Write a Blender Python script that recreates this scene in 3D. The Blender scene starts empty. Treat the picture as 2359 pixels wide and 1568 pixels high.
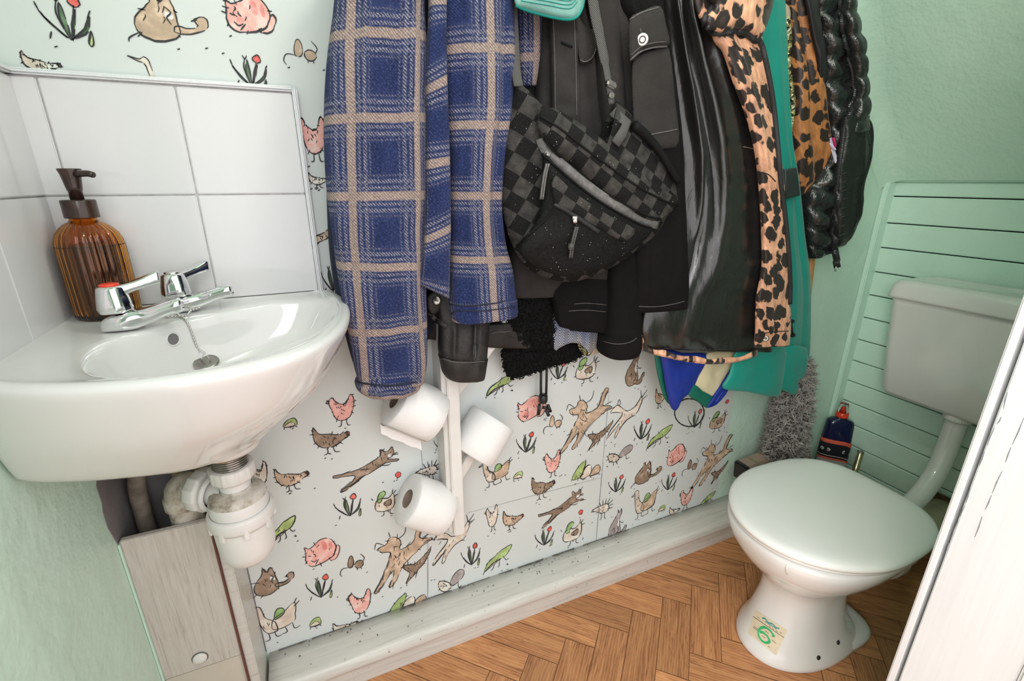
import bpy, bmesh, math, random
import numpy as np
from mathutils import Vector, Matrix, noise as mnoise
from mathutils.bvhtree import BVHTree
from mathutils.geometry import tessellate_polygon

random.seed(7)
SC = bpy.context.scene
COL = SC.collection
PI = math.pi
IW, IH, FPX = 2359, 1568, 1083.0
YAW, PITCH = math.radians(23.76), math.radians(18.73)
CAMP = Vector((0, 0, 1.171))
FW = Vector((math.sin(YAW) * math.cos(PITCH), math.cos(YAW) * math.cos(PITCH), -math.sin(PITCH)))
RT = Vector((math.cos(YAW), -math.sin(YAW), 0))
UP = RT.cross(FW)


def ray(px, py):
    return FW + RT * ((px - IW / 2) / FPX) - UP * ((py - IH / 2) / FPX)


def at(px, py, x=None, y=None, z=None):
    """point of the room seen at a photograph position, at a measured depth plane"""
    d = ray(px, py)
    if x is not None:
        t = (x - CAMP.x) / d.x
    elif y is not None:
        t = (y - CAMP.y) / d.y
    else:
        t = (z - CAMP.z) / d.z
    return CAMP + d * t


# ---------------------------------------------------------------- materials
class NB:
    def __init__(s, name):
        s.m = bpy.data.materials.new(name)
        s.m.use_nodes = True
        s.nt = s.m.node_tree
        s.b = s.nt.nodes['Principled BSDF']

    def n(s, typ, **kw):
        nd = s.nt.nodes.new(typ)
        ins = kw.pop('i', {})
        for k, v in kw.items():
            setattr(nd, k, v)
        for k, v in ins.items():
            s.set(nd.inputs[k], v)
        return nd

    def set(s, sock, v):
        if isinstance(v, bpy.types.NodeSocket):
            s.nt.links.new(v, sock)
        elif isinstance(v, bpy.types.Node):
            s.nt.links.new(v.outputs[0], sock)
        else:
            if isinstance(v, (tuple, list)) and len(v) == 3 and sock.type == 'RGBA':
                v = (*v, 1)
            sock.default_value = v

    def math(s, op, a, b=0.0, c=0.0):
        return s.n('ShaderNodeMath', operation=op, i={0: a, 1: b, 2: c}).outputs[0]

    def mix(s, f, a, b, blend='MIX'):
        nd = s.n('ShaderNodeMix', data_type='RGBA', blend_type=blend)
        s.set(nd.inputs[0], f)
        s.set(nd.inputs[6], a)
        s.set(nd.inputs[7], b)
        return nd.outputs[2]

    def ramp(s, f, stops, interp='LINEAR'):
        nd = s.n('ShaderNodeValToRGB', i={0: f})
        cr = nd.color_ramp
        cr.interpolation = interp
        while len(cr.elements) < len(stops):
            cr.elements.new(0.5)
        for e, (p, col) in zip(cr.elements, stops):
            e.position = p
            e.color = (*col, 1) if len(col) == 3 else col
        return nd.outputs[0]

    def obj(s, scale=(1, 1, 1)):
        tc = s.n('ShaderNodeTexCoord')
        mp = s.n('ShaderNodeMapping', i={0: tc.outputs['Object']})
        mp.inputs['Scale'].default_value = scale
        return mp.outputs[0]

    def uv(s, scale=(1, 1, 1), rot=0):
        tc = s.n('ShaderNodeTexCoord')
        mp = s.n('ShaderNodeMapping', i={0: tc.outputs['UV']})
        mp.inputs['Scale'].default_value = scale
        mp.inputs['Rotation'].default_value = (0, 0, rot)
        return mp.outputs[0]

    def noise(s, vec, scale, detail=3, rough=.5, dist=0):
        return s.n('ShaderNodeTexNoise', i={'Vector': vec, 'Scale': scale, 'Detail': detail, 'Roughness': rough, 'Distortion': dist}).outputs[0]

    def bump(s, h, strength=.3, dist=.002):
        bp = s.n('ShaderNodeBump', i={'Height': h, 'Strength': strength, 'Distance': dist})
        s.nt.links.new(bp.outputs[0], s.b.inputs['Normal'])

    def p(s, **kw):
        names = dict(col='Base Color', rough='Roughness', metal='Metallic', spec='Specular IOR Level', coat='Coat Weight',
                     coatr='Coat Roughness', trans='Transmission Weight', ior='IOR', sheen='Sheen Weight', sheenr='Sheen Roughness',
                     sss='Subsurface Weight', aniso='Anisotropic')
        for k, v in kw.items():
            s.set(s.b.inputs[names[k]], v)
        return s


def simple(name, col, rough=.5, var=.12, vs=30, bump=0, bs=200, **kw):
    """one plain surface with a little unevenness of its own colour"""
    b = NB(name)
    v = b.obj()
    f = b.noise(v, vs, 4)
    dark = tuple(c * (1 - var) for c in col)
    lite = tuple(min(1, c * (1 + var)) for c in col)
    b.p(col=b.ramp(f, [(.3, dark), (.7, lite)]), rough=rough, **kw)
    if bump:
        b.bump(b.noise(v, bs, 3), bump)
    return b.m


M = {}


def build_materials():
    # painted plaster
    def paint(name, c1, c2, rough=.45):
        b = NB(name)
        v = b.obj()
        f = b.noise(v, 3.2, 5, .6)
        f2 = b.noise(v, 90, 2)
        col = b.ramp(f, [(.3, c1), (.72, c2)])
        spk = b.ramp(b.noise(v, 140, 1, .4), [(.75, (0, 0, 0)), (.79, (1, 1, 1))])
        col = b.mix(b.math('MULTIPLY', spk, .35), col, (.8, .86, .8))
        b.p(col=col, rough=rough)
        h = b.math('ADD', b.math('MULTIPLY', b.noise(v, 9, 4, .6), 1.6), b.math('MULTIPLY', f2, .22))
        b.bump(h, .38, .012)
        return b.m
    M['mint'] = paint('mint wall paint', (.55, .76, .645), (.62, .81, .70))
    M['mint_board'] = paint('mint board paint', (.56, .78, .67), (.63, .83, .73), .38)
    M['plaster'] = simple('bare grey plaster', (.17, .16, .165), .8, .35, 9, .5, 40)
    M['paper'] = simple('pale wallpaper', (.62, .66, .645), .55, .025, 4, .05, 300)
    M['ink'] = simple('printed ink', (.022, .022, .024), .6, .3, 60)
    for k, c in dict(w_pink=(.80, .40, .35), w_rose=(.72, .25, .22), w_brown=(.27, .19, .13), w_tan=(.50, .37, .26), w_cream=(.68, .58, .48),
                     w_grey=(.36, .31, .30), w_green=(.36, .47, .17), w_dark=(.055, .12, .05), w_red=(.72, .10, .08), w_white=(.76, .74, .72),
                     seam=(.17, .19, .22), w_head=(.25, .42, .15)).items():
        b = NB('wallpaper wash ' + k)
        f = b.noise(b.obj(), 42, 3, .6)
        b.p(col=b.ramp(f, [(.3, tuple(x * .85 for x in c)), (.48, c), (.68, tuple(min(.80, x * 1.35 + .07) for x in c))]), rough=.55)
        M[k] = b.m
    M['tile'] = simple('white glazed tile', (.68, .68, .685), .07, .015, 8, .04, 14, spec=.5)
    M['grout'] = simple('grout', (.60, .595, .57), .85, .22, 60, .4, 150)
    M['ceramic'] = simple('white glazed ceramic', (.70, .70, .69), .08, .02, 7, 0, 1, coat=.4, coatr=.03)
    M['lid'] = simple('white gloss seat', (.76, .765, .75), .12, .015, 6)
    M['chrome'] = simple('chrome', (.78, .78, .79), .05, .02, 10, metal=1.0)
    M['steel'] = simple('dull plated metal', (.36, .34, .32), .3, .2, 60, metal=1.0)
    M['gold'] = simple('brass tube', (.62, .53, .34), .18, .15, 30, metal=1.0)
    M['red'] = simple('red plastic', (.72, .05, .02), .3)
    M['blackplastic'] = simple('black plastic', (.012, .012, .013), .35)
    M['bronze'] = simple('dark bronze plastic', (.035, .017, .012), .22, .4, 40)
    b = NB('amber glass')
    b.p(col=(.95, .42, .06), rough=.03, trans=1.0, ior=1.45)
    M['amber'] = b.m
    M['soap'] = simple('dark liquid soap', (.018, .007, .003), .15, .4, 20)
    b = NB('clear plastic')
    b.p(col=(.9, .88, .86), rough=.08, trans=1.0, ior=1.4)
    M['clear'] = b.m
    # white waste plastic with grime settled in its hollows of a shape of its own
    b = NB('white waste plastic')
    v = b.obj()
    f = b.noise(v, 26, 6, .65)
    b.p(col=b.ramp(f, [(.22, (.46, .41, .34)), (.36, (.70, .685, .66)), (1, (.74, .735, .72))]), rough=.33)
    M['trap'] = b.m
    b = NB('grimy waste plastic')
    v = b.obj()
    f = b.noise(v, 38, 6, .7)
    b.p(col=b.ramp(f, [(.3, (.13, .10, .07)), (.5, (.50, .45, .38)), (.7, (.66, .63, .58))]), rough=.5)
    M['grimy'] = b.m
    # streaky painted plywood
    b = NB('thinly painted plywood')
    v = b.obj((60, 60, 3.2))
    f = b.noise(v, 3.4, 5, .7, .6)
    g = b.noise(b.obj((1, 1, 1)), 8, 3)
    col = b.ramp(f, [(.27, (.27, .225, .185)), (.43, (.50, .465, .425)), (.75, (.62, .60, .56))])
    col = b.mix(b.math('MULTIPLY', g, .25), col, (.56, .52, .47))
    b.p(col=col, rough=.6)
    b.bump(f, .3, .002)
    M['ply'] = b.m
    b = NB('cream skirting paint')
    v = b.obj((3, 60, 60))
    f = b.noise(v, 2.2, 5, .7, .4)
    w = b.obj()
    d = b.noise(w, 130, 2, .5)
    d2 = b.noise(w, 11, 4)
    col = b.ramp(f, [(.25, (.47, .45, .41)), (.5, (.60, .59, .55)), (.8, (.66, .65, .60))])
    dirt = b.math('MULTIPLY', b.ramp(d, [(.69, (0, 0, 0)), (.74, (1, 1, 1))]), b.ramp(d2, [(.42, (0, 0, 0)), (.6, (1, 1, 1))]))
    col = b.mix(b.math('MULTIPLY', dirt, .8), col, (.10, .085, .06))
    b.p(col=col, rough=.32)
    b.bump(f, .12, .002)
    M['skirt'] = b.m
    M['dirt'] = simple('settled dirt', (.13, .125, .12), .9, .5, 60)
    # white gloss door lining, hairline cracks run with the grain
    b = NB('white gloss joinery')
    v = b.obj((40, 40, 1.1))
    f = b.noise(v, 2.3, 6, .7)
    col = b.ramp(f, [(.3, (.68, .69, .71)), (.6, (.73, .74, .76))])
    b.p(col=col, rough=.3)
    b.bump(f, .10, .002)
    M['gloss'] = b.m
    M['whitewood'] = simple('white painted wood', (.70, .69, .66), .4, .05, 20, .1, 60)
    b = NB('toilet paper')
    v = b.obj()
    b.p(col=(.80, .795, .785), rough=.9, sss=.0)
    b.bump(b.math('ADD', b.noise(v, 420, 2), b.math('MULTIPLY', b.noise(v, 28, 3), 1.2)), .35, .003)
    M['tissue'] = b.m
    M['card'] = simple('grey card tube', (.24, .18, .14), .85, .2, 50)
    # herringbone planks: uv runs along the grain, attribute "plank" differs per plank
    b = NB('oak plank vinyl')
    at_ = b.n('ShaderNodeAttribute', attribute_name='plank')
    tone = at_.outputs['Fac']
    uv = b.n('ShaderNodeTexCoord').outputs['UV']
    add = b.n('ShaderNodeVectorMath', operation='MULTIPLY_ADD', i={0: at_.outputs['Vector'], 1: (31, 17, 9), 2: uv})
    st = b.n('ShaderNodeMapping', i={0: add})
    st.inputs['Scale'].default_value = (2.2, 17, 1)
    big = b.noise(st, 3.0, 4, .6, 1.4)
    rings = b.n('ShaderNodeTexWave', wave_type='BANDS', bands_direction='Y', i={'Vector': st, 'Scale': 2.6, 'Distortion': 9.0, 'Detail': 3.0, 'Detail Scale': .7}).outputs[0]
    st2 = b.n('ShaderNodeMapping', i={0: add})
    st2.inputs['Scale'].default_value = (16, 240, 1)
    fine = b.noise(st2, 2.0, 4, .65)
    base = b.ramp(big, [(.22, (.20, .064, .016)), (.45, (.43, .158, .045)), (.70, (.60, .265, .085))])
    base = b.mix(b.math('MULTIPLY', b.ramp(rings, [(.45, (0, 0, 0)), (1, (1, 1, 1))]), .42), base, (.66, .34, .135))
    base = b.mix(b.ramp(fine, [(.28, (.9, .9, .9)), (.43, (0, 0, 0))]), base, (.13, .052, .018))
    hs = b.n('ShaderNodeHueSaturation', i={'Color': base, 'Value': b.math('MULTIPLY_ADD', tone, .42, .80), 'Saturation': .93})
    b.p(col=hs.outputs[0], rough=b.math('MULTIPLY_ADD', fine, .2, .34))
    b.bump(fine, .25, .0015)
    M['oak'] = b.m
    # ---- cloths
    b = NB('blue plaid flannel')
    uvn = b.n('ShaderNodeSeparateXYZ', i={0: b.uv()})
    U, V = uvn.outputs[0], uvn.outputs[1]
    tw = b.n('ShaderNodeTexWave', bands_direction='DIAGONAL', i={'Vector': b.uv((1, 1, 1)), 'Scale': 120.0, 'Distortion': 2.2, 'Detail': 1.0, 'Detail Scale': 4.0}).outputs[0]
    wob = b.noise(b.uv(), 260, 3, .7)

    def band(x, per, off):
        d = b.math('ABSOLUTE', b.math('SUBTRACT', b.math('FRACT', b.math('ADD', b.math('DIVIDE', x, per), off)), .5))
        return b.math('MULTIPLY', d, per)     # metres from the stripe centre

    def stripes(x, per, off):
        d = band(x, per, off)
        core = b.ramp(b.math('MULTIPLY', d, 20), [(.115, (1, 1, 1)), (.165, (0, 0, 0))])
        flank = b.ramp(b.math('MULTIPLY', d, 20), [(0, (0, 0, 0)), (.19, (0, 0, 0)), (.23, (1, 1, 1)), (.29, (1, 1, 1)), (.33, (0, 0, 0)), (.38, (0, 0, 0)),
                                                   (.42, (1, 1, 1)), (.5, (1, 1, 1)), (.55, (0, 0, 0)), (.60, (0, 0, 0)), (.64, (.6, .6, .6)), (.69, (0, 0, 0))])
        halo = b.ramp(b.math('MULTIPLY', d, 20), [(.55, (1, 1, 1)), (.9, (0, 0, 0))])
        return core, flank, halo
    cu, fu, hu = stripes(U, .115, .978)
    cv, fv, hv = stripes(V, .118, .0254)
    navy = b.ramp(wob, [(.3, (.006, .009, .036)), (.52, (.016, .026, .094)), (.66, (.05, .070, .19)), (.78, (.15, .18, .33))])
    navy = b.mix(b.ramp(b.noise(b.uv(), 17, 3), [(.35, (1, 1, 1)), (.65, (0, 0, 0))]), navy, b.mix(.35, navy, (.04, .065, .20)))
    midb = b.ramp(wob, [(.3, (.012, .018, .06)), (.6, (.055, .075, .19)), (.8, (.24, .26, .36))])
    col = b.mix(b.math('MULTIPLY', b.math('MAXIMUM', hu, hv), .55), navy, midb)
    grit = b.ramp(tw, [(.42, (0, 0, 0)), (.6, (1, 1, 1))])
    fl = b.math('MULTIPLY', b.math('MAXIMUM', fu, fv), b.math('MULTIPLY', b.math('MULTIPLY', grit, b.ramp(wob, [(.35, (.25, .25, .25)), (.65, (1, 1, 1))])), .62))
    col = b.mix(fl, col, (.66, .60, .58))
    co = b.math('MULTIPLY', b.math('MAXIMUM', cu, cv), b.math('MULTIPLY_ADD', grit, .55, .42))
    cream = b.ramp(wob, [(.3, (.40, .28, .21)), (.7, (.74, .58, .44))])
    col = b.mix(b.math('MULTIPLY', co, .88), col, cream)
    b.p(col=col, rough=.95, sheen=.06, spec=.1)
    b.bump(b.math('ADD', b.noise(b.uv(), 620, 3, .7), b.math('MULTIPLY', tw, .3)), .75, .004)
    M['plaid'] = b.m
    M['navycloth'] = simple('dark navy lining', (.012, .016, .035), .9, .3, 80, .4, 400)

    def denim(name, c, k=1.0):
        b = NB(name)
        tw = b.n('ShaderNodeTexWave', bands_direction='DIAGONAL', i={'Vector': b.uv(), 'Scale': 260.0, 'Distortion': 2.5, 'Detail': 2.0, 'Detail Scale': 3.0}).outputs[0]
        w = b.noise(b.uv(), 14, 4, .6)
        f = b.math('MULTIPLY', tw, b.math('MULTIPLY_ADD', w, 1.1, .1))
        b.p(col=b.ramp(f, [(.05, tuple(x * .6 for x in c)), (.5, c), (.95, tuple(x * 1.9 for x in c))]), rough=.85, spec=.12)
        b.bump(b.math('ADD', tw, b.noise(b.uv(), 300, 2)), .5 * k, .0025)
        return b.m
    M['denim'] = denim('washed black denim', (.046, .042, .041))
    M['denim_shade'] = denim('shaded black denim', (.010, .009, .0095))  # darker copy of the same denim, the lower jacket's shade put into the colour
    M['thread'] = simple('stitching', (.10, .09, .09), .8, .2, 200)
    b = NB('black leather')
    v = b.obj()
    f = b.noise(v, 34, 5, .65)
    b.p(spec=.35, col=b.ramp(f, [(.35, (.008, .007, .007)), (.75, (.032, .028, .026))]), rough=b.math('MULTIPLY_ADD', f, .35, .26))
    vo = b.n('ShaderNodeTexVoronoi', feature='DISTANCE_TO_EDGE', i={'Vector': v, 'Scale': 420.0}).outputs[0]
    b.bump(b.math('ADD', b.math('MULTIPLY', f, 1.5), vo), .35, .004)
    M['leather'] = b.m
    b = NB('wet look black coating')
    v = b.obj((1, 1, .45))
    f = b.noise(v, 13, 4, .55, .8)
    b.p(col=(.012, .011, .011), rough=b.math('MULTIPLY_ADD', f, .16, .20), spec=.8, coat=.35, coatr=.25)
    b.bump(f, .28, .02)
    M['wetlook'] = b.m
    M['matteblack'] = simple('soft black lining', (.014, .013, .013), .62, .2, 12, .15, 60)
    M['blackcloth'] = simple('black woven cloth', (.009, .009, .010), .85, .3, 60, .4, 500, spec=.12)

    def leopard(name, ground, spot, sc, rough, halo):
        b = NB(name)
        v = b.uv((1, .8, 1))
        dv = b.n('ShaderNodeVectorMath', operation='MULTIPLY_ADD',
                 i={0: b.n('ShaderNodeTexNoise', i={'Vector': v, 'Scale': sc * 1.3, 'Detail': 2.0}).outputs['Color'], 1: (.026, .026, 0), 2: v})
        vo = b.n('ShaderNodeTexVoronoi', feature='F1', i={'Vector': dv, 'Scale': sc, 'Randomness': .8})
        d = vo.outputs['Distance']
        dn = b.math('ADD', d, b.math('MULTIPLY_ADD', b.noise(v, sc * 1.6, 2), .30, -.15))
        mask = b.ramp(dn, [(.0, (1, 1, 1)), (.50, (1, 1, 1)), (.55, (0, 0, 0))])
        heart = b.ramp(d, [(.10, (1, 1, 1)), (.24, (0, 0, 0))])
        gf = b.noise(b.uv((3, 1, 1)), 26, 3, .6)
        g = b.ramp(gf, [(.3, tuple(x * .55 for x in ground)), (.5, ground), (.75, tuple(min(.85, x * 1.55) for x in ground))])
        col = b.mix(mask, g, spot)
        col = b.mix(b.math('MULTIPLY', heart, halo), col, tuple(x * .45 for x in ground))
        b.p(col=col, rough=rough, sheen=.1)
        b.bump(b.noise(b.uv((1, .5, 1)), 18, 3), .35, .01)
        return b.m
    M['leo_pink'] = leopard('pink tan leopard satin', (.62, .32, .20), (.020, .013, .012), 33, .38, .12)
    M['leo_brown'] = leopard('tawny leopard satin', (.36, .145, .045), (.016, .008, .006), 32, .45, .85)
    M['teal'] = simple('teal nylon', (.0, .235, .185), .5, .06, 14, .15, 25, sheen=.15)
    M['darkgreen'] = simple('bottle green nylon', (.0, .105, .07), .5, .08, 14)
    M['blue'] = simple('royal blue nylon', (.004, .022, .24), .55, .1, 18, .2, 30)
    M['cream'] = simple('cream nylon', (.56, .50, .33), .6, .08, 20, .2, 30)
    M['grey_band'] = simple('dark grey taping', (.018, .024, .026), .55)
    b = NB('glossy black down shell')
    v = b.obj()
    f = b.noise(v, 42, 4, .6)
    b.p(col=(.010, .011, .012), rough=b.math('MULTIPLY_ADD', f, .2, .16), spec=.75, coat=.2, coatr=.2)
    b.bump(f, .5, .012)
    M['puffer'] = b.m
    b = NB('black shell fabric')
    v = b.obj()
    f = b.noise(v, 20, 4, .6)
    b.p(col=(.011, .013, .012), rough=.42, spec=.5)
    b.bump(f, .35, .02)
    M['shell'] = b.m
    M['fleece'] = simple('black curly fleece', (.005, .005, .005), .75, .5, 120, spec=.2)
    M['satin_black'] = simple('black satin', (.016, .013, .016), .35, .3, 10, .2, 18)
    M['satin_beige'] = simple('beige satin', (.42, .33, .25), .4, .15, 14)
    b = NB('gold and green sequins')
    vo = b.n('ShaderNodeTexVoronoi', i={'Vector': b.obj(), 'Scale': 190.0})
    c = b.ramp(b.n('ShaderNodeSeparateColor', i={0: vo.outputs['Color']}).outputs[0], [(.2, (.02, .025, .012)), (.45, (.17, .16, .05)), (.7, (.50, .45, .20)), (.95, (.72, .70, .50))])
    b.p(col=c, rough=.3, metal=.4)
    b.bump(vo.outputs['Distance'], .8, .004)
    M['sequin'] = b.m
    b = NB('herringbone knit')
    s = b.n('ShaderNodeSeparateXYZ', i={0: b.uv((1, 1, 1))})
    zig = b.math('PINGPONG', s.outputs[0], .012)
    f = b.math('FRACT', b.math('MULTIPLY', b.math('ADD', s.outputs[1], b.math('MULTIPLY', zig, 1.5)), 150))
    g = b.noise(b.uv(), 300, 2)
    tint = b.ramp(b.noise(b.uv(), 11, 2), [(.4, (.55, .55, .54)), (.62, (.30, .38, .60))])
    col = b.mix(b.ramp(f, [(.38, (0, 0, 0)), (.52, (1, 1, 1))]), (.035, .04, .06), tint)
    b.p(col=col, rough=.9)
    b.bump(b.math('ADD', f, g), .6, .003)
    M['knit'] = b.m

    def checker(name, swap):
        b = NB(name)
        uv = b.uv()
        ck = b.n('ShaderNodeTexChecker', i={'Vector': uv, 'Scale': 33.0, 'Color1': (0, 0, 0, 1), 'Color2': (1, 1, 1, 1)}).outputs[1]
        pile = b.noise(uv, 420, 3, .7)
        weave = b.noise(uv, 60, 3)
        fz = b.ramp(pile, [(.3, (.004, .004, .004)), (.6, (.017, .0165, .0165)), (.8, (.055, .054, .053))])
        sm = b.ramp(weave, [(.3, (.030, .028, .027)), (.7, (.078, .073, .069))])
        col = b.mix(ck, sm, fz)
        lint = b.ramp(b.n('ShaderNodeTexVoronoi', i={'Vector': uv, 'Scale': 120.0}).outputs['Distance'], [(.07, (1, 1, 1)), (.11, (0, 0, 0))])
        few = b.ramp(b.noise(uv, 30, 2), [(.46, (0, 0, 0)), (.56, (1, 1, 1))])
        col = b.mix(b.math('MULTIPLY', lint, few), col, (.62, .60, .57))
        b.p(col=col, rough=b.math('MULTIPLY_ADD', ck, .45, .45), spec=.15)
        b.bump(b.math('ADD', b.math('MULTIPLY', ck, 1.6), b.math('MULTIPLY', pile, .9)), .7, .005)
        return b.m
    M['check'] = checker('black checkerboard canvas', 0)
    b = NB('black canvas with lint')
    uv = b.uv()
    lint = b.ramp(b.n('ShaderNodeTexVoronoi', i={'Vector': uv, 'Scale': 130.0}).outputs['Distance'], [(.07, (1, 1, 1)), (.11, (0, 0, 0))])
    few = b.ramp(b.noise(uv, 26, 2), [(.44, (0, 0, 0)), (.56, (1, 1, 1))])
    b.p(col=b.mix(b.math('MULTIPLY', lint, few), b.ramp(b.noise(uv, 200, 3), [(.3, (.0035, .0035, .0035)), (.7, (.011, .0105, .0105))]), (.60, .58, .55)), rough=.7, spec=.15)
    b.bump(b.noise(uv, 350, 2), .5, .002)
    M['canvas'] = b.m
    b = NB('grey webbing')
    w = b.n('ShaderNodeTexWave', bands_direction='DIAGONAL', i={'Vector': b.obj(), 'Scale': 190.0, 'Distortion': .5}).outputs[0]
    b.p(col=b.ramp(w, [(.3, (.035, .033, .032)), (.7, (.13, .125, .12))]), rough=.7)
    b.bump(w, .5, .002)
    M['web'] = b.m
    M['zip'] = simple('grey coated zip tape', (.14, .135, .13), .32, .3, 120, .3, 500)
    M['ziptape'] = simple('black zip tape', (.014, .015, .016), .6, .3, 200)
    M['teeth'] = simple('black zip teeth', (.05, .05, .055), .3, .3, 200, metal=.5)
    M['silver'] = simple('silver pull', (.66, .64, .61), .22, .1, 60, metal=1.0)
    M['brim'] = simple('faded teal cotton', (.17, .36, .32), .8, .2, 40, .4, 300)
    M['brimedge'] = simple('teal binding', (.0, .24, .20), .7)
    M['wood'] = simple('varnished pine pole', (.52, .27, .085), .4, .2, 20)
    M['fluff'] = simple('grey microfibre', (.30, .285, .27), .9, .55, 55)
    M['beige'] = simple('pinkish beige board', (.34, .25, .20), .7, .1, 14)
    M['navyplastic'] = simple('navy bottle plastic', (.004, .006, .045), .25, .2, 8, coat=.3)
    M['label_dark'] = simple('dark label', (.012, .014, .022), .4)
    M['label_org'] = simple('orange label band', (.66, .12, .07), .45)
    M['label_grey'] = simple('grey label', (.45, .43, .42), .45)
    M['white'] = simple('white print', (.75, .75, .74), .5)
    M['sticker'] = simple('aged cream sticker', (.66, .58, .42), .6, .1, 40)
    M['green'] = simple('green print', (.02, .40, .13), .6)
    M['tealprint'] = simple('blue green print', (.06, .28, .27), .6)
    M['brownprint'] = simple('brown print', (.06, .035, .03), .6)
    M['cable'] = simple('black cord', (.012, .011, .011), .6)
    M['lilac'] = simple('white and lilac care tag', (.60, .58, .74), .5)
    M['crimson'] = simple('crimson print', (.45, .02, .12), .5)
    M['bulb'] = NB('lamp glass').p(col=(.9, .88, .85), rough=.3).m


build_materials()


# ---------------------------------------------------------------- mesh building
class MB:
    def __init__(s):
        s.v, s.f, s.mi, s.uv, s.sm = [], [], [], {}, []

    def add(s, verts, faces, mi=0, uvs=None, smooth=True):
        o = len(s.v)
        s.v += [Vector(p) for p in verts]
        for f in faces:
            s.f.append([i + o for i in f])
            s.mi.append(mi)
            s.sm.append(smooth)
        if uvs:
            for i, u in enumerate(uvs):
                s.uv[o + i] = u
        return s

    def box(s, c, size, rot=None, mi=0, bevel=0.0, seg=2):
        bm = bmesh.new()
        bmesh.ops.create_cube(bm, size=1)
        for v in bm.verts:
            v.co = Vector((v.co.x * size[0], v.co.y * size[1], v.co.z * size[2]))
        if bevel:
            bmesh.ops.bevel(bm, geom=bm.edges[:], offset=bevel, segments=seg, affect='EDGES')
            bm.normal_update()
        bm.verts.index_update()
        R = rot.to_3x3() if rot is not None else Matrix.Identity(3)
        s.add([R @ v.co + Vector(c) for v in bm.verts], [[v.index for v in f.verts] for f in bm.faces], mi, smooth=bool(bevel) and seg > 1)
        for k, f in enumerate(bm.faces):               # the six sides stay flat, only the rounding is smooth
            if max(abs(x) for x in f.normal) > .999:
                s.sm[len(s.sm) - len(bm.faces) + k] = False
        bm.free()
        return s

    def rings(s, rings, mi=0, cap0=True, cap1=True, closed=True, uvs=None, smooth=True):
        n = len(rings[0])
        o = len(s.v)
        vs = [p for r in rings for p in r]
        fs = []
        for a in range(len(rings) - 1):
            for b in range(n if closed else n - 1):
                c = (b + 1) % n
                fs.append([a * n + b, a * n + c, (a + 1) * n + c, (a + 1) * n + b])
        if cap0:
            fs.append(list(range(n))[::-1])
        if cap1:
            fs.append([(len(rings) - 1) * n + i for i in range(n)])
        return s.add(vs, fs, mi, uvs, smooth)

    def lathe(s, prof, c=(0, 0, 0), axis=None, n=32, mi=0, ripple=None, cap0=True, cap1=True):
        """prof: (radius, height) pairs; axis: direction of height"""
        ax = Vector(axis).normalized() if axis is not None else Vector((0, 0, 1))
        q = ax.to_track_quat('Z', 'Y').to_matrix()
        rs = []
        for j, (r, h) in enumerate(prof):
            row = []
            for k in range(n):
                a = 2 * PI * k / n
                rr = r * (ripple(a, j) if ripple else 1)
                row.append(q @ Vector((rr * math.cos(a), rr * math.sin(a), h)) + Vector(c))
            rs.append(row)
        return s.rings(rs, mi, cap0, cap1)

    def tube(s, pts, r, n=10, mi=0, caps=True, flat=1.0, up=None):
        pts = [Vector(p) for p in pts]
        rs, m = [], len(pts)
        prev = None
        for i, p in enumerate(pts):
            t = (pts[min(i + 1, m - 1)] - pts[max(i - 1, 0)])
            t = t.normalized() if t.length > 1e-9 else Vector((0, 0, 1))
            if prev is None:
                ref = Vector(up) if up is not None else (Vector((0, 0, 1)) if abs(t.z) < .9 else Vector((1, 0, 0)))
                a = t.cross(ref).normalized()
            else:
                a = (prev - t * prev.dot(t))
                a = a.normalized() if a.length > 1e-9 else t.orthogonal().normalized()
            prev = a
            b = t.cross(a)
            rr = r[i] if isinstance(r, (list, tuple)) else r
            rs.append([p + a * (rr * math.cos(2 * PI * k / n)) + b * (rr * flat * math.sin(2 * PI * k / n)) for k in range(n)])
        return s.rings(rs, mi, caps, caps)

    def ribbon(s, pts, w, th, nrm, mi=0):
        """flat strap through pts; nrm = facing direction (one or a list), w = width"""
        pts = [Vector(p) for p in pts]
        rs, m = [], len(pts)
        for i, p in enumerate(pts):
            t = (pts[min(i + 1, m - 1)] - pts[max(i - 1, 0)]).normalized()
            nn = Vector(nrm[i] if isinstance(nrm, list) else nrm)
            nn = (nn - t * nn.dot(t)).normalized()
            sd = t.cross(nn)
            ww = (w[i] if isinstance(w, (list, tuple)) else w) / 2
            rs.append([p + sd * ww, p + sd * ww * .9 + nn * th, p - sd * ww * .9 + nn * th, p - sd * ww])
        return s.rings(rs, mi, uvs=[((k % 4) * .01, (k // 4) * .01) for k in range(4 * m)])

    def poly(s, pts, mi=0, smooth=False):
        pts = [Vector(p) for p in pts]
        tr = tessellate_polygon([pts])
        return s.add(pts, [list(t) for t in tr], mi, smooth=smooth)

    def slab(s, front, d, mi=0):
        """solid plate: outline polygon pushed back by vector d"""
        pts = [Vector(p) for p in front]
        n = len(pts)
        d = Vector(d)
        tr = [list(t) for t in tessellate_polygon([pts])]
        fs = tr + [[i + n for i in t[::-1]] for t in tr] + [[i, (i + 1) % n, (i + 1) % n + n, i + n] for i in range(n)]
        return s.add(pts + [p + d for p in pts], fs, mi, smooth=False)

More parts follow.
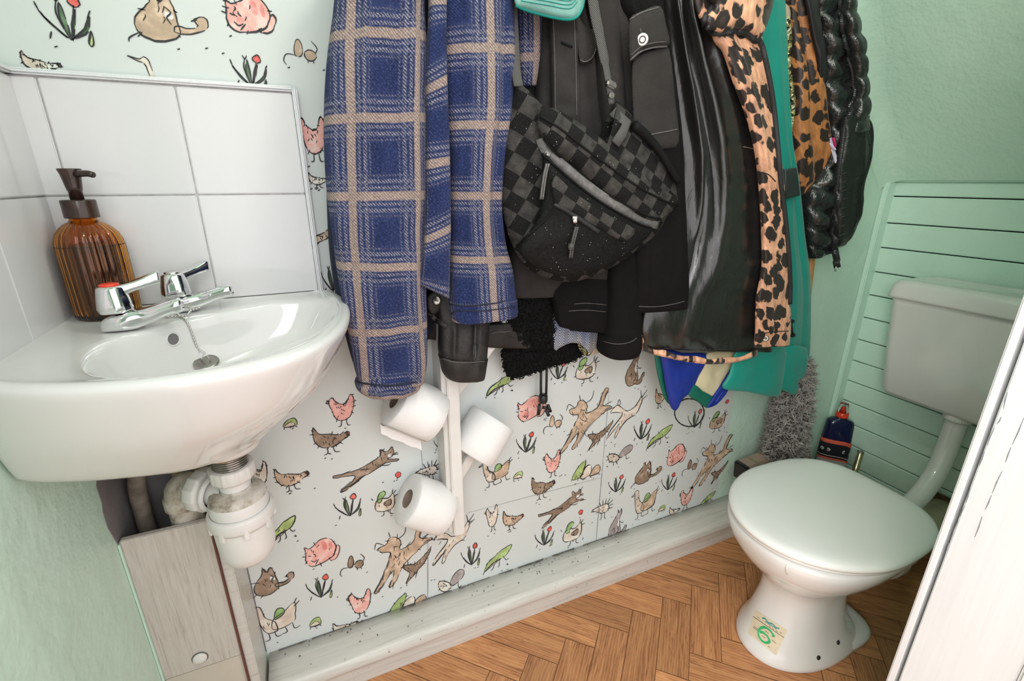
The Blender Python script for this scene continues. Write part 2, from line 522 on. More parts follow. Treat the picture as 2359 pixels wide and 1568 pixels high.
    def build(s, name, mats, parent=None, mods=(), origin=None, recalc=True):
        if not isinstance(mats, (list, tuple)):
            mats = [mats]
        V = s.v
        if origin is None:
            lo = [min(p[i] for p in V) for i in range(3)]
            hi = [max(p[i] for p in V) for i in range(3)]
            origin = Vector(((lo[0] + hi[0]) / 2, (lo[1] + hi[1]) / 2, lo[2]))
        origin = Vector(origin)
        me = bpy.data.meshes.new(name)
        me.from_pydata([p - origin for p in V], [], s.f)
        for m in mats:
            me.materials.append(M[m] if isinstance(m, str) else m)
        me.polygons.foreach_set('material_index', s.mi)
        me.polygons.foreach_set('use_smooth', s.sm)
        if s.uv:
            ul = me.uv_layers.new(name='UVMap')
            for l in me.loops:
                ul.data[l.index].uv = s.uv.get(l.vertex_index, (0, 0))
        if recalc:
            bm = bmesh.new()
            bm.from_mesh(me)
            bmesh.ops.recalc_face_normals(bm, faces=bm.faces)
            bm.to_mesh(me)
            bm.free()
        o = bpy.data.objects.new(name, me)
        COL.objects.link(o)
        if parent is not None:
            o.parent = parent
            o.location = origin - world_of(parent)
        else:
            o.location = origin
        for kind, kw in mods:
            md = o.modifiers.new(kind.lower(), kind)
            for k, v in kw.items():
                setattr(md, k, v)
        return o


def world_of(o):
    p = Vector(o.location)
    while o.parent:
        o = o.parent
        p += o.location
    return p


def thing(name, label, cat, loc, group=None):
    o = bpy.data.objects.new(name, None)
    o.empty_display_size = .05
    COL.objects.link(o)
    o.location = loc
    return tag(o, label, cat, group)


def tag(o, label=None, cat=None, group=None, kind=None):
    if label:
        o['label'] = label
    if cat:
        o['category'] = cat
    if group:
        o['group'] = group
    if kind:
        o['kind'] = kind
    return o


def struct(o):
    o['kind'] = 'structure'
    return o


def smooth_path(pts, per=6, closed=False):
    pts = [np.array(p, float) for p in pts]
    n = len(pts)
    out = []
    for i in range(n if closed else n - 1):
        p1, p2 = pts[i], pts[(i + 1) % n]
        p0 = pts[i - 1] if (i > 0 or closed) else 2 * p1 - p2
        p3 = pts[(i + 2) % n] if (i + 2 < n or closed) else 2 * p2 - p1
        for k in range(per):
            t = k / per
            out.append(.5 * ((2 * p1) + (-p0 + p2) * t + (2 * p0 - 5 * p1 + 4 * p2 - p3) * t * t + (-p0 + 3 * p1 - 3 * p2 + p3) * t ** 3))
    if not closed:
        out.append(pts[-1])
    return out


def fbm(p, o=3):
    return sum(mnoise.noise(Vector(p) * (2 ** k)) / 2 ** k for k in range(o))


SUB = ('SUBSURF', dict(levels=1, render_levels=2))
# ================================================================ THE SETTING
XL, XR, YB = -.365, 1.82, 1.0

# ---- printed animals of the wallpaper: outlines in a unit box, (fill colour, outline) and pen strokes
MOT = {
 'hen': dict(f=[('A', [(-.33, .02), (-.42, .3), (-.30, .44), (-.2, .3), (0, .2), (.14, .25), (.26, .46), (.36, .38), (.34, .08), (.2, -.2), (-.05, -.3), (-.25, -.2)])],
             s=[[(-.08, -.26), (-.1, -.44), (-.2, -.46)], [(.08, -.25), (.1, -.44), (.2, -.46)], [(-.42, .36), (-.5, .3), (-.4, .26)]], fur=18),
 'peck': dict(f=[('A', [(-.42, .18), (-.38, .46), (-.27, .24), (0, .16), (.2, .08), (.40, .10), (.46, -.02), (.3, -.1), (.1, -.22), (-.15, -.24), (-.36, -.08)]), ('w_red', [(.40, .1), (.46, .12), (.5, .0), (.44, .0)])],
              s=[[(-.12, -.2), (-.14, -.4), (-.24, -.44)], [(.02, -.22), (.05, -.4), (.18, -.44)], [(-.14, -.4), (-.06, -.46)]], fur=15),
 'run': dict(f=[('A', [(-.5, .06), (-.4, .04), (-.18, .06), (.02, .14), (.20, .28), (.25, .32), (.27, .50), (.33, .40), (.39, .42), (.44, .50), (.46, .34), (.42, .22), (.34, .16), (.5, .10), (.48, .04), (.3, .06), (.2, -.02), (.02, -.14), (-.10, -.20), (-.30, -.42), (-.44, -.5), (-.42, -.42), (-.26, -.24), (-.20, -.10), (-.34, -.04), (-.49, -.02)]),
                ('w_white', [(.36, .28), (.42, .30), (.41, .22), (.36, .2)])],
             s=[[(.18, .06), (.26, .0), (.34, -.02), (.38, .02)], [(-.12, -.18), (-.24, -.32), (-.38, -.40)], [(.31, .34), (.33, .32)], [(.40, .35), (.42, .33)], [(.44, .28), (.52, .30)], [(.44, .26), (.52, .24)], [(-.1, .04), (.04, .0)]], fur=6),
 'sleep': dict(f=[('A', [(-.4, .1), (-.42, .3), (-.32, .22), (-.2, .28), (0, .44), (.22, .40), (.36, .1), (.25, -.22), (.0, -.36), (-.28, -.40), (-.42, -.2)]),
                  ('A', [(.2, -.36), (.36, -.3), (.46, .0), (.4, .12), (.34, -.02), (.26, -.24), (.16, -.26)]), ('w_rose', [(0, .32), (.1, .34), (.14, .1), (.06, .05)]), ('w_rose', [(.2, .3), (.26, .26), (.26, .04), (.2, .06)]), ('w_rose', [(-.22, -.06), (-.12, -.1), (-.16, -.24), (-.26, -.2)])],
               s=[[(-.36, .0), (-.28, -.04)], [(-.22, .02), (-.16, -.04)], [(-.5, .02), (-.4, -.02)], [(-.3, -.18), (-.22, -.26), (-.14, -.2)], [(-.2, -.36), (-.1, -.2)]], fur=8),
 'sit': dict(f=[('A', [(-.12, .44), (-.05, .3), (.04, .42), (.1, .2), (.12, -.1), (.1, -.32), (-.14, -.44), (-.34, -.34), (-.38, -.1), (-.26, .12), (-.16, .26)]),
                ('A', [(.08, -.26), (.3, -.24), (.46, -.12), (.48, .04), (.4, .08), (.32, .0), (.36, -.1), (.24, -.16), (.08, -.14)]), ('w_white', [(.0, .12), (.08, .06), (.06, -.02), (-.02, .02)])],
             s=[[(.0, .2), (.06, .1), (.0, .0), (.04, -.12)], [(-.34, -.3), (-.48, -.42), (-.5, -.5)], [(.36, .02), (.28, -.02)]], fur=5),
 'perch': dict(f=[('A', [(.0, .5), (.06, .38), (.14, .5), (.16, .34), (.1, .2), (.12, .02), (.2, -.3), (.05, -.42), (-.2, -.44), (-.34, -.24), (-.28, 0), (-.12, .2), (-.02, .36)]),
                  ('A', [(.05, -.4), (.3, -.42), (.46, -.2), (.4, -.12), (.26, -.3), (.04, -.3)]), ('w_white', [(.06, .2), (.12, .1), (.1, -.1), (.02, -.02)])],
               s=[[(.1, .1), (.24, .0), (.3, .04)], [(.02, -.04), (.1, -.2), (.05, -.28)], [(-.2, -.2), (-.1, -.1), (-.08, -.3)]], fur=4),
 'mice': dict(f=[('A', [(-.1, .3), (.0, .46), (.08, .3), (.08, 0), (-.02, -.14), (-.14, -.06)]), ('A', [(.12, .0), (.26, .12), (.42, .06), (.44, -.14), (.3, -.26), (.16, -.2)])],
              s=[[(-.1, -.1), (-.36, -.08), (-.46, -.3), (-.4, -.46)], [(.42, .0), (.5, .2), (.36, .44)], [(.2, -.22), (.2, -.34)], [(.34, -.24), (.36, -.34)]], fur=0),
 'flower': dict(f=[('w_dark', [(-.02, -.4), (-.12, .0), (-.06, .3), (-.01, .0)]), ('w_dark', [(.0, -.4), (.1, .0), (.2, .2), (.12, -.1)]), ('w_dark', [(-.06, -.36), (-.34, -.06), (-.46, .12), (-.3, -.14)]),
                   ('w_dark', [(.04, -.36), (.3, -.16), (.44, .1), (.34, -.2)]), ('w_green', [(.3, -.46), (.4, -.2), (.38, -.46)]), ('w_red', [(.10, .36), (.26, .46), (.32, .30), (.2, .24)])],
                s=[[(.02, -.3), (.12, .0), (.2, .28)], [(-.1, -.2), (-.16, .1), (-.1, .34)], [(-.16, .42), (-.1, .32), (-.04, .42)], [(-.4, -.4), (-.34, -.26)], [(-.46, .12), (-.5, .28)], [(.42, .1), (.48, .2)]], fur=0),
 'frog': dict(f=[('w_green', [(-.46, -.42), (-.34, -.05), (-.1, .16), (.1, .34), (.48, .46), (.32, .1), (.1, -.04), (-.2, -.16)]), ('w_cream', [(-.44, -.4), (-.2, -.14), (.1, -.02), (.0, -.12), (-.25, -.26)])],
              s=[[(-.1, -.14), (-.16, -.36), (-.24, -.42)], [(.06, -.06), (.06, -.3), (.0, -.36)], [(.2, .04), (.3, -.14), (.4, -.1)], [(.3, -.34), (.38, -.38), (.34, -.3)], [(-.46, -.42), (-.5, -.5)], [(-.3, .04), (-.22, .1)]], fur=4),
 'frogs': dict(f=[('w_green', [(-.48, -.3), (-.3, .2), (-.05, .44), (-.1, .0), (-.2, -.3)]), ('w_cream', [(-.2, -.36), (.0, .14), (.16, .1), (.14, -.3)]), ('w_tan', [(.14, -.36), (.26, .0), (.44, .06), (.46, -.3)])],
               s=[[(-.2, -.3), (-.1, -.44), (0, -.4)], [(.1, -.3), (.2, -.46)], [(.36, -.3), (.5, -.42)]], fur=6),
 'duck': dict(f=[('A', [(-.36, -.2), (-.34, .12), (-.16, .2), (.1, .16), (.3, .3), (.34, .0), (.24, -.24), (.0, -.3)]), ('w_head', [(-.3, .1), (-.22, .38), (-.04, .46), (.02, .34), (-.1, .2), (-.18, .06)]), ('w_brown', [(-.06, .02), (.2, .1), (.18, -.1), (.0, -.1)])],
              s=[[(-.08, -.28), (-.1, -.42), (-.2, -.46)], [(.14, -.26), (.14, -.42), (.26, -.46)], [(.3, .3), (.42, .4)], [(.34, .2), (.48, .24)], [(.26, .3), (.3, .46)], [(.4, -.4), (.44, -.32)], [(-.44, .2), (-.5, .28)]], fur=6),
 'ducks': dict(f=[('w_cream', [(-.38, .44), (-.26, .46), (-.22, .16), (-.06, -.04), (-.06, -.28), (-.26, -.26), (-.34, .0)]), ('A', [(-.14, -.2), (-.08, .04), (.14, .14), (.4, .3), (.36, .0), (.3, -.18), (.06, -.26)]), ('w_head', [(-.06, .04), (.02, .26), (.14, .26), (.16, .12), (.04, .04)])],
               s=[[(-.38, .42), (-.5, .34), (-.36, .36)], [(-.24, -.26), (-.24, -.44), (-.34, -.46)], [(-.12, -.26), (-.1, -.42), (0, -.44)], [(.1, -.25), (.12, -.4), (.0, -.42)], [(.26, -.2), (.28, -.38), (.4, -.36)], [(.38, .28), (.46, .4)], [(.36, .2), (.5, .3)]], fur=4),
 'sfrog': dict(f=[('w_green', [(-.4, -.1), (-.1, .3), (.3, .4), (.44, .1), (.36, -.3), (-.2, -.3)]), ('w_cream', [(-.34, -.14), (.1, .1), (.3, -.24), (-.2, -.26)])], s=[[(-.3, -.2), (-.4, -.46)], [(.3, -.3), (.4, -.46)], [(0, -.3), (0, -.44)]], fur=0),
 'dog': dict(f=[('A', [(-.22, .02), (-.19, .12), (-.32, .16), (-.36, .24), (-.24, .27), (-.18, .36), (-.08, .34), (-.01, .24), (-.04, .12), (.10, .14), (.20, .20), (.25, .36), (.32, .48), (.40, .47), (.34, .34), (.31, .20), (.46, .16), (.48, .12), (.32, .06), (.2, -.02), (.04, -.12), (-.05, -.22), (-.15, -.38), (-.24, -.47), (-.28, -.45), (-.20, -.32), (-.17, -.20), (-.27, -.28), (-.38, -.42), (-.49, -.5), (-.5, -.46), (-.38, -.30), (-.30, -.14)])],
             s=[[(-.06, .3), (.06, .36), (.1, .5)], [(-.26, .26), (-.38, .34), (-.42, .24)], [(-.16, .36), (-.18, .46)], [(.34, .2), (.48, .24)], [(.34, .1), (.46, .14)], [(-.14, .2), (-.06, .18)]], fur=18),
 'sdog': dict(f=[('w_brown', [(-.4, .0), (-.46, .12), (-.3, .14), (-.1, .1), (.2, .26), (.46, .48), (.3, .16), (.05, -.1), (-.2, -.3), (-.4, -.46), (-.26, -.16)])], s=[[(0, -.1), (-.1, -.36)], [(-.3, .1), (-.3, .26)]], fur=14),
 'deer': dict(f=[('w_cream', [(-.46, .1), (-.3, .24), (-.16, .16), (.0, .06), (.2, .14), (.34, .34), (.36, .2), (.24, -.04), (.02, -.14), (-.14, -.3), (-.26, -.5), (-.28, -.42), (-.18, -.18), (-.3, -.3), (-.5, -.48), (-.4, -.28), (-.14, .0), (-.28, .08)])],
              s=[[(.34, .3), (.3, .48)], [(.34, .3), (.48, .46)], [(.34, .24), (.5, .34)], [(-.3, .24), (-.26, .36), (-.2, .24)]], fur=5),
 'quill': dict(f=[('w_cream', [(-.46, .06), (-.3, .16), (-.05, .2), (.2, .22), (.3, .0), (.2, -.16), (-.05, -.16), (-.26, -.04)])],
               s=[[(0, -.14), (-.02, -.42), (-.1, -.46)], [(.12, -.14), (.14, -.42), (.22, -.46)], [(-.1, .16), (-.2, .4)], [(0, .16), (-.04, .46)], [(.1, .18), (.12, .48)], [(.18, .2), (.3, .46)], [(.24, .16), (.46, .34)], [(.28, .1), (.5, .14)], [(.28, .0), (.48, -.04)], [(-.46, .06), (-.54, .0)]], fur=12),
 'birds': dict(f=[('w_cream', [(-.46, .1), (-.36, .2), (-.1, .04), (-.04, -.16), (-.2, -.28), (-.4, -.16)]), ('w_grey', [(-.06, .0), (.1, .28), (.3, .4), (.46, .3), (.4, .08), (.2, -.08), (.0, -.14)])],
               s=[[(-.24, -.26), (-.24, -.46)], [(-.12, -.24), (-.1, -.44)], [(.22, -.06), (.24, -.28), (.36, -.24)], [(-.3, .1), (-.2, -.02)], [(-.5, -.36), (-.44, -.44)]], fur=8),
 'goose': dict(f=[('w_cream', [(-.46, .44), (-.1, .36), (.06, .46), (.2, .36), (.26, .1), (.36, -.5), (.22, -.5), (.1, .1), (.0, .24), (-.14, .28)])], s=[[(-.46, .42), (-.2, .36)]], fur=0),
 'ball': dict(f=[('w_red', [(.5 * math.cos(k), .5 * math.sin(k)) for k in [i * PI / 5 for i in range(10)]])], s=[], fur=0),
}
PLACED = [('flower', 155, 45, 125, 120), ('sit', 385, 42, 195, 125, 'w_tan'), ('sleep', 577, 38, 128, 100), ('mice', 690, 122, 84, 66, 'w_tan'), ('goose', 332, 160, 70, 62), ('flower', 577, 165, 84, 84),
 ('peck', 95, 150, 95, 60, 'w_cream'), ('hen', 724, 322, 75, 110, 'w_pink'), ('peck', 733, 415, 50, 40, 'w_cream'), ('run', 742, 545, 80, 60, 'w_tan'), ('flower', 764, 642, 46, 72),
 ('hen', 790, 945, 74, 76, 'w_pink'), ('peck', 762, 1010, 92, 76, 'w_brown'), ('sfrog', 667, 974, 40, 26), ('hen', 600, 1095, 50, 70, 'w_cream'), ('peck', 672, 1100, 86, 66, 'w_tan'), ('run', 845, 1080, 152, 76, 'w_brown'), ('ball', 917, 1092, 13, 13),
 ('quill', 988, 1084, 64, 50), ('flower', 803, 1165, 66, 58), ('duck', 888, 1157, 64, 62, 'w_cream'), ('frog', 652, 1220, 74, 58), ('sleep', 742, 1270, 94, 68), ('mice', 810, 1299, 62, 46, 'w_brown'), ('sit', 625, 1335, 116, 72, 'w_brown'),
 ('flower', 738, 1351, 66, 60), ('ducks', 640, 1425, 122, 88, 'w_cream'), ('sfrog', 725, 1432, 34, 26), ('hen', 832, 1390, 66, 68, 'w_pink'), ('frogs', 940, 1382, 90, 42), ('peck', 795, 1442, 66, 36, 'w_cream'),
 ('dog', 928, 1278, 146, 136, 'w_tan'), ('sdog', 962, 1302, 74, 72), ('deer', 1045, 1240, 100, 100), ('flower', 1085, 1278, 46, 56), ('frog', 1146, 1286, 66, 52), ('birds', 1040, 1340, 66, 58), ('flower', 1016, 1020, 34, 36),
 ('ducks', 1143, 1086, 78, 64, 'w_tan'), ('sfrog', 1192, 1094, 26, 20), ('hen', 1134, 1193, 34, 62, 'w_cream'), ('peck', 1180, 1195, 52, 52, 'w_tan'), ('frog', 1153, 886, 72, 48), ('flower', 1212, 1020, 48, 52), ('sleep', 1224, 940, 72, 62),
 ('mice', 1272, 975, 46, 42, 'w_tan'), ('duck', 1350, 852, 62, 64, 'w_cream'), ('flower', 1286, 855, 42, 44), ('perch', 1460, 850, 54, 82, 'w_brown'), ('dog', 1352, 966, 114, 128, 'w_tan'), ('sdog', 1382, 1002, 60, 58), ('deer', 1444, 952, 84, 100),
 ('flower', 1479, 990, 42, 52), ('frog', 1518, 1006, 56, 46), ('hen', 1273, 1068, 46, 62, 'w_pink'), ('peck', 1249, 1120, 58, 62, 'w_brown'), ('frogs', 1350, 1080, 66, 48), ('run', 1292, 1170, 100, 62, 'w_brown'), ('ball', 1337, 1178, 10, 10),
 ('birds', 1428, 1047, 60, 44), ('flower', 1420, 1115, 40, 42), ('quill', 1387, 1172, 48, 48), ('perch', 1420, 1206, 50, 64, 'w_grey'), ('flower', 1254, 1236, 46, 46), ('duck', 1319, 1226, 56, 58, 'w_cream'), ('sit', 1490, 1086, 68, 54, 'w_brown'),
 ('sleep', 1558, 1047, 48, 52), ('mice', 1588, 1074, 36, 34, 'w_brown'), ('flower', 1540, 1110, 36, 42), ('ducks', 1485, 1156, 62, 68, 'w_tan'), ('sfrog', 1523, 1170, 18, 16), ('hen', 1580, 1147, 34, 48, 'w_pink'), ('frog', 1628, 1150, 32, 30),
 ('peck', 1552, 1176, 26, 26, 'w_cream'), ('dog', 1643, 1060, 80, 104, 'w_tan'), ('sdog', 1655, 1088, 36, 44), ('duck', 1652, 970, 44, 50, 'w_tan'), ('ball', 1674, 924, 8, 8), ('peck', 1520, 915, 28, 52, 'w_tan'), ('flower', 1601, 965, 36, 46)]

WASH = ['mint', 'paper', 'ink', 'seam', 'w_pink', 'w_rose', 'w_brown', 'w_tan', 'w_cream', 'w_grey', 'w_green', 'w_dark', 'w_red', 'w_white', 'w_head', 'plaster']


def build_back_wall():
    mb = MB()
    # the wall itself, its top right cut by the roof slope
    out = [(XL - .06, -.02), (XR + .06, -.02), (XR + .06, 1.171), (1.80, 1.171), (1.025, 2.2), (XL - .06, 2.2)]
    mb.slab([(x, YB, z) for x, z in out], (0, .06, 0), WASH.index('mint'))
    # pasted paper with a torn right edge
    rng = random.Random(3)
    z, edge = .085, []
    while z < 2.19:
        edge.append((1.24 + rng.uniform(-.005, .006), z))
        z += rng.uniform(.02, .05)
    paper = [(-.205, .085)] + [(1.24, .085)] + edge + [(1.0, 2.19), (XL + .002, 2.19), (XL + .002, .80), (-.205, .80)]
    mb.slab([(x, YB - .0015, z) for x, z in paper], (0, .0014, 0), WASH.index('paper'))

    def stroke(pts, w, y, mi):
        if len(pts) < 2:
            return
        P = [np.array(p, float) for p in pts]
        L, R = [], []
        for i, p in enumerate(P):
            t = P[min(i + 1, len(P) - 1)] - P[max(i - 1, 0)]
            l = np.hypot(*t)
            t = t / l if l > 1e-9 else np.array((1., 0))
            nn = np.array((-t[1], t[0]))
            ww = w * (.35 + .65 * math.sin(PI * (i + .5) / len(P))) * rng.uniform(.9, 1.1) / 2
            L.append((p[0] + nn[0] * ww, y, p[1] + nn[1] * ww))
            R.append((p[0] - nn[0] * ww, y, p[1] - nn[1] * ww))
        n = len(P)
        mb.add(L + R, [[i, i + 1, i + 1 + n, i + n] for i in range(n - 1)], mi, smooth=False)

    for it in PLACED:
        kind, px, py, w, h = it[:5]
        tint = it[5] if len(it) > 5 else 'w_pink'
        m = MOT[kind]
        c = at(px, py, y=YB)
        sx = (at(px + w / 2, py, y=YB) - at(px - w / 2, py, y=YB)).x
        sz = (at(px, py - h / 2, y=YB) - at(px, py + h / 2, y=YB)).z
        ink = .0022 if sz > .045 else .0017
        rot = rng.uniform(-.05, .05)

        def T(p):
            x, zz = p[0] * math.cos(rot) - p[1] * math.sin(rot), p[0] * math.sin(rot) + p[1] * math.cos(rot)
            return np.array((c.x + x * sx, c.z + zz * sz))
        for j, (colr, pts) in enumerate(m['f']):
            colr = tint if colr == 'A' else colr
            cur = smooth_path([T(p) for p in pts], 4, True)
            if kind not in ('ball',):
                cur = [p + np.array((rng.uniform(-1, 1), rng.uniform(-1, 1))) * sx * .006 for p in cur]
            mb.poly([(p[0], YB - .0019 - .0001 * j, p[1]) for p in cur], WASH.index(colr))
            yy = YB - .0024 - .0001 * j
            if colr in ('w_rose', 'w_white') and kind != 'hen':
                continue
            i = 0
            while i < len(cur):                       # broken pen line
                k = rng.randint(5, 12)
                seg = [cur[q % len(cur)] for q in range(i, min(i + k, len(cur)) + 1)]
                stroke(seg, ink, yy, WASH.index('ink'))
                if rng.random() < .45:                # the pen goes over the line twice
                    o2 = np.array((rng.uniform(-1, 1), rng.uniform(-1, 1))) * sx * .018
                    stroke([p + o2 for p in seg], ink * .8, yy - .00005, WASH.index('ink'))
                i += k + (1 if rng.random() < .35 else 0)
            if j == 0 and m['fur']:
                cen = sum(cur) / len(cur)
                for q in range(m['fur']):
                    p = cur[int((q + rng.random() * .6) / m['fur'] * len(cur)) % len(cur)]
                    d = (p - cen)
                    d = d / (np.hypot(*d) + 1e-9)
                    d = d + np.array((rng.uniform(-.7, .7), rng.uniform(-.7, .7)))
                    b_ = np.array((-d[1], d[0])) * rng.uniform(-.5, .5)
                    stroke([p - d * sx * .035, p + d * sx * .015 + b_ * sx * .02, p + d * sx * .055 + b_ * sx * .05], ink * .85, yy, WASH.index('ink'))
                for q in range(int(m['fur'] * .8)):
                    p = cen + (cur[rng.randrange(len(cur))] - cen) * rng.uniform(.1, .7)
                    stroke([p, p + np.array((rng.uniform(-.3, .3), -.6)) * sx * .05, p + np.array((rng.uniform(-.8, .8), -1)) * sx * .08], ink * .75, yy - .0001, WASH.index('ink'))
        for st in m['s']:
            stroke(smooth_path([T(p) for p in st], 3), ink, YB - .0029, WASH.index('ink'))
        for q in range(rng.randint(1, 3)):            # scattered specks on the ground line
            p = T((rng.uniform(-.6, .6), rng.uniform(-.62, -.5)))
            stroke([p, p + np.array((.004, .0015))], .0022, YB - .0029, WASH.index('ink'))
    # joints of the paper
    for a, b, w in [((985, 1242), (985, 1384), .0018), ((1402, 900), (1388, 1060), .0012), ((1388, 1060), (1372, 1246), .0022), ((1075, 1180), (1385, 1098), .0010), ((968, 1000), (975, 1110), .001)]:
        A, B = at(*a, y=YB), at(*b, y=YB)
        stroke([(A.x + (B.x - A.x) * k / 5, A.z + (B.z - A.z) * k / 5) for k in range(6)], w, YB - .0031, WASH.index('seam'))
    # bare plaster in the pipe corner under the basin
    mb.slab([(XL + .002, YB - .002, .10), (-.205, YB - .002, .10), (-.205, YB - .002, .80), (XL + .002, YB - .002, .80)], (0, .0015, 0), WASH.index('plaster'))
    return struct(mb.build('wall_back', WASH, recalc=False))


wall_back = build_back_wall()

# ---- left wall with the torn patch of bare plaster in the corner
mb = MB()
mb.slab([(XL, -.1, -.02), (XL, 1.06, -.02), (XL, 1.06, 2.2), (XL, -.1, 2.2)], (-.06, 0, 0), 0)
rag = [(228, 1040), (224, 1085), (221, 1120), (234, 1160), (236, 1180), (247, 1215), (262, 1240), (275, 1262)]
ragw = [(XL + .0012, p.y, p.z) for p in (at(*q, x=XL) for q in rag)]
mb.slab(ragw + [(XL + .0012, .998, .50), (XL + .0012, .998, .82)], (-.0011, 0, 0), 1)
wall_left = struct(mb.build('wall_left', ['mint', 'plaster']))

# ---- boarded knee wall on the right and the roof slope above it
mb = MB()
mb.box((XR + .04, .60, .585), (.06, 1.0, 1.165), mi=1)
GZ = [1.168, 1.123, 1.037, .955, .871, .789, .706, .622, .540, .459, .379, .298, .217, .136, .055, -.02]
for a, b in zip(GZ[:-1], GZ[1:]):
    bm_h = a - b - .0035
    mb.box((XR + .006, .62, (a + b) / 2), (.018, .75, bm_h), bevel=.0028, seg=1, mi=0)
mb.box((XR + .02, .62, 1.172), (.052, .76, .010), bevel=.003, seg=2, mi=0)
wall_right = struct(mb.build('wall_right', ['mint_board', 'blackcloth']))
mb = MB()
mb.box(((1.776 + XR) / 2 + .002, .992, .585), (XR - 1.776 + .003, .017, 1.168), bevel=.003)
struct(mb.build('trim_1', 'mint_board'))
mb = MB()
sl = [(1.855, 1.10), (1.80, 1.171), (1.02, 2.21)]
mb.slab([(1.80, 1.06, 1.173), (1.80, .1, 1.173), (1.02, .1, 2.21), (1.02, 1.06, 2.21)], (.05, 0, .04), 0)
# plaster rounded into the wall angle
fil = []
for k in range(7):
    t = k / 6
    fil.append((t, .05 * (1 - math.sin(t * PI / 2)), .05 * (1 - math.cos(t * PI / 2))))
rs = []
for q in range(13):
    s_ = q / 12
    bx, bz = 1.80 + (1.02 - 1.80) * s_, 1.173 + (2.21 - 1.173) * s_
    nx, nz = -.80, -.60
    row = []
    for (t, dn, dy) in fil:
        wv = 1 + .25 * math.sin(q * 1.7)
        row.append((bx + nx * dn * wv, YB - .0005 - dy * wv, bz + nz * dn * wv))
    rs.append(row)
mb.rings(rs, 0, False, False, closed=False)
struct(mb.build('ceiling', 'mint'))
mb = MB()
mb.box((.32, .53, 2.225), (1.42, 1.1, .05))
struct(mb.build('ceiling_flat', 'mint'))

# ---- wall with the doorway the photograph is taken from
mb = MB()
mb.box((1.94, .205, 1.1), (2.10, .11, 2.24))
mb.box((-.345, .205, 1.1), (.07, .11, 2.24))
mb.box((.29, .205, 2.09), (1.22, .11, .24))
struct(mb.build('wall_front', 'mint'))
JX = .85
d1 = struct(bpy.data.objects.new('door_1', None))
COL.objects.link(d1)
d1.location = (JX, .20, 0)
mb = MB()
mb.box((JX + .018, .2065, .985), (.036, .115, 1.97), bevel=.002)
mb.build('door_lining', 'gloss', d1)
mb = MB()
mb.box((JX + .0190, .2745, .985), (.040, .0100, 1.97), bevel=.0025, seg=3)
mb.build('door_stop_bead', 'gloss', d1)
rng = random.Random(8)
for pts in ([(2322, 903), (2306, 960), (2292, 985), (2268, 1040), (2250, 1090), (2236, 1125), (2222, 1165), (2208, 1200), (2186, 1250), (2168, 1300), (2150, 1345)], [(2359, 962), (2330, 1030), (2308, 1085), (2284, 1140), (2262, 1190), (2240, 1250), (2218, 1300)]):
    mb = MB()
    P = [at(x + rng.uniform(-1, 1), y, x=JX - .0002) for x, y in pts]
    for i in range(len(P) - 1):
        if rng.random() < .85:
            q = P[i] + (P[i + 1] - P[i]) * rng.uniform(.6, .95)
            mb.tube([P[i], (P[i] + q) / 2 + Vector((0, rng.uniform(-.0006, .0006), 0)), q], [.0003, .0006, .0002], 5)
    mb.build('paint_crack', 'seam', d1)
mb = MB()
mb.box((JX + .030, .137, .985), (.070, .022, 1.97), bevel=.004)
mb.build('architrave', 'gloss', d1)
mb = MB()
mb.box((.28, .205, 1.955), (1.14, .13, .03), bevel=.002)
mb.box((-.295, .205, .97), (.03, .13, 1.94), bevel=.002)
mb.build('door_head', 'gloss', d1)

